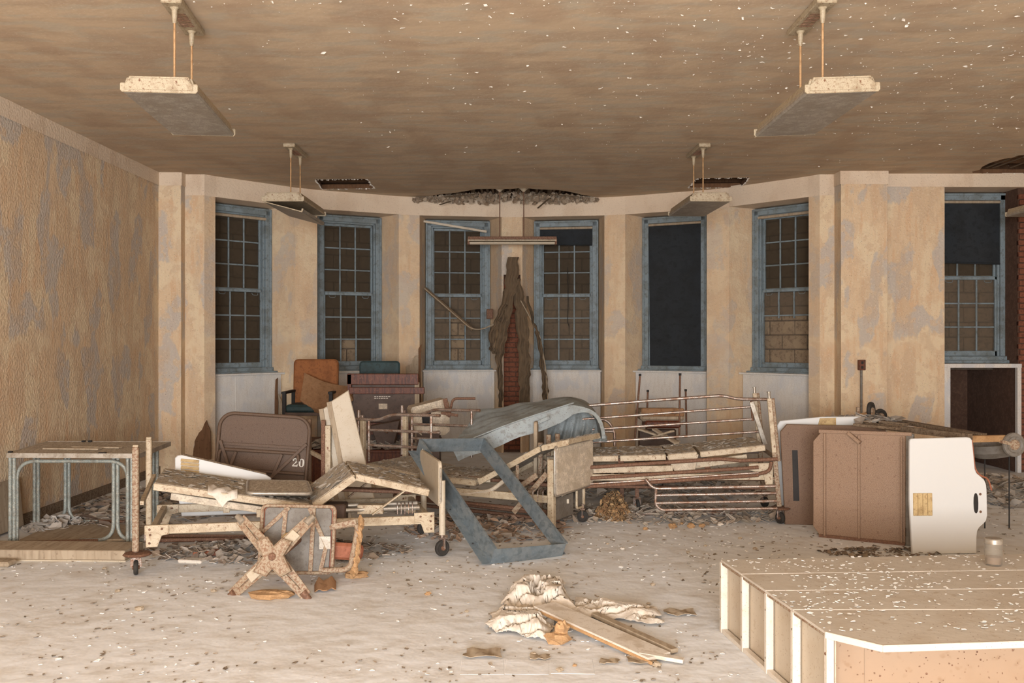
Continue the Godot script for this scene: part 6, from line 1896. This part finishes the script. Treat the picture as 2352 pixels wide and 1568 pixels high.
func build_foreground() -> void:
	crumpled("crumpled_sheet", "crumpled pale sheet bunched behind the split plank", [ground(1150, 1402), ground(1330, 1412), ground(1300, 1348), ground(1190, 1352)], 0.12, 11)
	crumpled("crumpled_sheet", "crumpled white sheet lying left of the foam piece", [ground(1118, 1450), ground(1262, 1476), ground(1290, 1418), ground(1130, 1412)], 0.08, 12)
	crumpled("crumpled_sheet", "long flat strip of torn sheet stretched right of the bunched one", [ground(1310, 1418), ground(1522, 1440), ground(1505, 1402), ground(1320, 1378)], 0.05, 13)
	var p1 := thing("split_plank", "long split whitewashed plank with orange edge among the crumpled sheets", "plank", ground(1390, 1465))
	var a := ground(1250, 1418)
	var e := ground(1515, 1518)
	one_beam("board", a + Vector3(0, 0.075, 0), e + Vector3(0, 0.022, 0), 0.17, 0.022, M.rag, p1, Vector3.UP, 0.004)
	one_beam("bare_edge", a + Vector3(-0.05, 0.066, 0.075), e + Vector3(-0.05, 0.013, 0.075), 0.012, 0.018, M.orange_wood, p1)
	one_beam("splinter", e + Vector3(-0.1, 0.03, -0.04), e + Vector3(0.12, 0.02, 0.05), 0.05, 0.02, M.rag, p1)
	var p2 := thing("thin_batten", "thin grey batten crossing behind the split plank", "batten", ground(1465, 1465))
	one_beam("batten", ground(1365, 1425) + Vector3(0, 0.04, 0), ground(1550, 1503) + Vector3(0, 0.02, 0), 0.05, 0.024, M.wood, p2)
	var f := MB.new()
	var g := ground(1282, 1478)
	f.blob(g + Vector3(0, 0.035, 0), Vector3(0.07, 0.035, 0.05), rng, 0.3, 10, 7)
	f.blob(g + Vector3(0.02, 0.075, -0.02), Vector3(0.04, 0.05, 0.035), rng, 0.3, 10, 7)
	tag(obj("foam_piece", f, M.foam), "torn yellow foam piece propped against the split plank", "foam")
	# single lumps lying on the open floor
	var spots := [[1545, 1213, 0.045, 1], [1587, 1212, 0.042, 1], [1482, 1217, 0.028, 1], [1612, 1210, 0.03, 1], [1565, 1204, 0.02, 1], [1655, 1207, 0.03, 2], [983, 1366, 0.022, 1], [1072, 1406, 0.015, 0], [1440, 1186, 0.05, 1], [1390, 1178, 0.06, 1], [1420, 1165, 0.06, 1], [1500, 1345, 0.02, 0], [1490, 1388, 0.015, 0], [1225, 1506, 0.02, 0], [1286, 1542, 0.02, 0], [1508, 1530, 0.024, 0], [1320, 1530, 0.013, 1], [925, 1270, 0.016, 1], [1028, 1290, 0.013, 0], [270, 1360, 0.02, 0], [490, 1360, 0.022, 0], [320, 1402, 0.03, 0], [595, 1310, 0.014, 0], [240, 1308, 0.018, 0], [905, 1316, 0.012, 0], [850, 1300, 0.012, 0], [1700, 1238, 0.02, 0], [1735, 1262, 0.02, 0], [1430, 1262, 0.018, 2], [1395, 1250, 0.013, 0], [1620, 1255, 0.016, 0], [1580, 1270, 0.018, 0]]
	var names := ["dark grit lump lying on the white floor dust", "orange foam crumb lying on the dusty floor", "pale plaster crumb lying on the floor dust"]
	var groups := ["grit lumps on the floor", "foam crumbs on the floor", "plaster crumbs on the floor"]
	var mats := [M.wood, M.foam, M.rag]
	var kinds := ["grit_lump", "foam_crumb", "plaster_crumb"]
	for q in spots:
		var b := MB.new()
		var c := ground(q[0], q[1])
		var r: float = q[2]
		b.blob(c + Vector3(0, r * 0.45, 0), Vector3(r, r * 0.55, r * 0.8), rng, 0.25)
		tag(obj(kinds[q[3]], b, mats[q[3]]), names[q[3]], "debris", groups[q[3]])
	for q in [[1110, 1505, 0.10, "curled grey paint scrap on the floor near the tile joints"], [1240, 1512, 0.05, "small curled paint scrap on the floor below the foam piece"], [1400, 1522, 0.05, "flat grey plaster scrap below the tip of the split plank"], [1475, 1520, 0.08, "broad grey plaster scrap beside the split plank's tip"], [1560, 1410, 0.09, "small leafy scrap on the floor right of the torn sheet"]]:
		var c := ground(q[0], q[1])
		var rows := []
		for j in 4:
			var r := []
			for i in 6:
				r.append(c + Vector3((i / 5.0 - 0.5) * 2.0 * q[2] + rng.randf_range(-0.01, 0.01), 0.008 + q[2] * 0.16 * abs(sin(i * 0.9 + j * 0.7 + q[2] * 50.0)), (0.5 - j / 3.0) * q[2] * 1.3 + rng.randf_range(-0.008, 0.008)))
			rows.append(r)
		var b := MB.new()
		b.slab(rows, 0.003)
		tag(obj("paint_scrap", b, M.wood), q[3], "scrap")
	# countless crumbs and flakes on the floor and ceiling
	var fl := MB.new()
	var fn := FastNoiseLite.new()
	fn.seed = 3
	fn.frequency = 0.6
	for k in 9000:
		var d := 4.4 + 8.6 * pow(rng.randf(), 1.0)
		var x := rng.randf_range(-0.56, 0.56) * d
		if x < -4.45 or x > 7.9 or (d > 12.2 and Vector2(x, d - 9.9).length() > 4.6):
			continue
		if x > 1.15 and d < 5.9:
			continue
		var dens := fn.get_noise_2d(x, d) * 0.9 + 0.35 + (0.3 if d > 7.0 else 0.0)
		if rng.randf() > dens:
			continue
		var tone := rng.randf()
		fl.tint = Color(0.80, 0.77, 0.72) if tone < 0.3 else Color(0.36, 0.29, 0.22).lerp(Color(0.16, 0.12, 0.08), rng.randf())
		fl.flake(Vector3(x, 0.001, -d), Vector3(rng.randf_range(-0.2, 0.2), 1, rng.randf_range(-0.2, 0.2)).normalized(), rng.randf_range(0.003, 0.012) * (0.7 + d * 0.06), rng, 0.003, 0.4, rng.randf_range(0.8, 2.2))
	var fo := obj("floor_crumbs", fl, M.pile)
	stuff(fo)
	tag(fo, "countless small crumbs and paint flakes scattered over the floor", "crumbs")
	var cl := MB.new()
	for k in 5200:
		var d := 5.0 + 8.5 * rng.randf() * rng.randf()
		var x := rng.randf_range(-0.56, 0.62) * d
		if x < -4.3 or x > 7.0:
			continue
		var dens := 0.25 + 0.35 * fn.get_noise_2d(x * 1.7 + 30.0, d * 1.7) + 0.09 * x
		if rng.randf() > dens:
			continue
		cl.tint = Color(0.80, 0.74, 0.64)
		cl.flake(Vector3(x, CEIL - 0.001, -d), Vector3(rng.randf_range(-0.3, 0.3), -1, rng.randf_range(-0.3, 0.3)).normalized(), 0.003 + 0.012 * pow(rng.randf(), 4.0), rng, 0.002, 0.9, rng.randf_range(0.6, 2.0))
	var co := obj("ceiling_flakes", cl, M.pile)
	stuff(co)
	tag(co, "curled white paint flakes peeling from the sooty ceiling", "flakes")

# ---------------------------------------------------------------- on the walls
func build_wall_things() -> void:
	# torn metal lath hanging from the broken middle pier
	var t := thing("torn_lath", "torn brown metal lath hanging in two curtains over the bare-brick pier", "lath", spot(1176, 930, 14.3))
	var fn := FastNoiseLite.new()
	fn.seed = 8
	fn.frequency = 0.05
	for q in [[[[1166, 590, 1190], [1160, 640, 1192], [1155, 690, 1180], [1148, 740, 1172], [1138, 790, 1160], [1140, 840, 1154], [1143, 890, 1156], [1146, 935, 1154]], 14.35], [[[1176, 640, 1194], [1180, 690, 1206], [1186, 740, 1214], [1190, 790, 1216], [1192, 840, 1218], [1192, 890, 1218], [1190, 935, 1216]], 14.4], [[[1208, 680, 1212], [1222, 740, 1228], [1236, 780, 1243], [1240, 830, 1250], [1246, 880, 1258], [1248, 925, 1262]], 14.25], [[[1150, 700, 1164], [1136, 735, 1150], [1124, 765, 1140], [1124, 800, 1134], [1132, 812, 1142]], 14.3]]:
		var rows := []
		var ctrl: Array = q[0]
		var steps := (ctrl.size() - 1) * 5
		for j in steps + 1:
			var f := float(j) / steps * (ctrl.size() - 1)
			var k: int = min(int(f), ctrl.size() - 2)
			var g := f - k
			var l: float = lerpf(ctrl[k][0], ctrl[k + 1][0], g) + fn.get_noise_2d(j * 9.0, 3.0) * 7.0
			var r: float = lerpf(ctrl[k][2], ctrl[k + 1][2], g) + fn.get_noise_2d(j * 9.0, 60.0) * 7.0
			var y: float = lerpf(ctrl[k][1], ctrl[k + 1][1], g)
			var row := []
			for i in 9:
				var u := i / 8.0
				row.append(spot(lerpf(l, r, u), y, q[1] + 0.025 * sin(u * 14.0 + j * 0.15) + fn.get_noise_2d(i * 12.0, j * 8.0) * 0.06))
			rows.append(row)
		var b := MB.new()
		b.slab(rows, 0.008)
		obj("lath_curtain", b, M.lath, t)
	one_tube("bent_rod", fillet([spot(975, 662, 14.6), spot(1082, 755, 14.45), spot(1105, 757, 14.4), spot(1150, 738, 14.4), spot(1166, 690, 14.4)], 0.08, 5), 0.009, M.wood, t)
	one_beam("plaster_strip", spot(976, 662, 14.65), spot(1086, 757, 14.45), 0.02, 0.05, M.lath, t)
	one_tube("bent_rod", fillet([spot(1196, 690, 14.35), spot(1240, 770, 14.3), spot(1254, 850, 14.25), spot(1258, 925, 14.2)], 0.1, 5), 0.009, M.wood, t)
	var s := MB.new()
	s.beam(spot(973, 508, 14.75), spot(1118, 532, 14.75), 0.02, 0.035, Vector3.UP, 0.003)
	tag(obj("curtain_rail", s, M.cream_clean), "slanting white rail hanging across the top of a window left of the brick pier", "rail")
	var bx := thing("switch_box", "rusty square switch box beside the bare-brick pier", "box", spot(1125, 722, 14.55))
	one_box("box", spot(1125, 721, 14.56), Vector3(0.10, 0.15, 0.06), M.rust, bx, 0.006)
	one_box("cover_plate", spot(1125, 721, 14.56) + Vector3(0, 0, 0.032), Vector3(0.085, 0.13, 0.006), M.rust, bx, 0.003)
	# socket with its conduit on the right pilaster
	var so := thing("wall_socket", "brown socket box with grey conduit on the wide plaster pilaster", "socket", Vector3(4.44, 0.6, -12.18))
	var p := spot(1979, 838, 12.17)
	one_box("box", p, Vector3(0.09, 0.13, 0.05), M.dark_wood, so, 0.006)
	for y in [-0.03, 0.03]:
		one_box("outlet", p + Vector3(0.0, y, 0.027), Vector3(0.03, 0.035, 0.006), M.black, so, 0.003)
	one_tube("conduit", [p + Vector3(0, -0.06, -0.01), Vector3(p.x, 0.02, p.z - 0.01)], 0.016, M.seat_grey, so)
func build_things() -> void:
	build_steel_locker()
	build_bed_a()
	build_bed_b()
	build_bed_c()
	build_side_bed()
	build_table()
	build_platform_group()
	build_folding_table()
	build_head_frame()
	build_mattress()
	build_steel_frame()
	build_swivel_chair()
	build_upturned_chair()
	build_wall_things()
	build_foreground()

func _ready() -> void:
	rng.seed = 2024
	# camera
	var cam := Camera3D.new()
	cam.name = "camera"
	add_child(cam)
	cam.position = Vector3(0, EYE, 0)
	cam.fov = rad_to_deg(2.0 * atan(784.0 / F))
	cam.near = 0.05
	cam.far = 100.0
	cam.current = true
	# sky and exposure
	var we := WorldEnvironment.new()
	we.name = "environment"
	var env := Environment.new()
	env.background_mode = Environment.BG_SKY
	var sky := Sky.new()
	var sm := ProceduralSkyMaterial.new()
	sm.sky_top_color = rgb(196, 204, 214)
	sm.sky_horizon_color = rgb(226, 226, 224)
	sm.ground_bottom_color = rgb(120, 112, 100)
	sm.ground_horizon_color = rgb(170, 164, 154)
	sm.energy_multiplier = 1.0
	sky.sky_material = sm
	env.sky = sky
	env.ambient_light_source = Environment.AMBIENT_SOURCE_DISABLED
	env.tonemap_mode = Environment.TONE_MAPPER_LINEAR
	env.tonemap_exposure = 1.0
	env.sdfgi_enabled = true
	env.ssao_enabled = true
	env.ssil_enabled = true
	we.environment = env
	add_child(we)
	# daylight entering by the tall window behind the camera
	var day := AreaLight3D.new()
	day.name = "daylight"
	day.area_size = Vector2(5.4, 2.1)
	day.light_color = Color(0.98, 0.985, 1.0)
	day.light_energy = 165.0
	day.shadow_enabled = true
	day.position = Vector3(-0.6, 1.7, 4.98)
	add_child(day)
	make_materials()
	build_room()
	build_windows()
	build_lights()
	build_things()
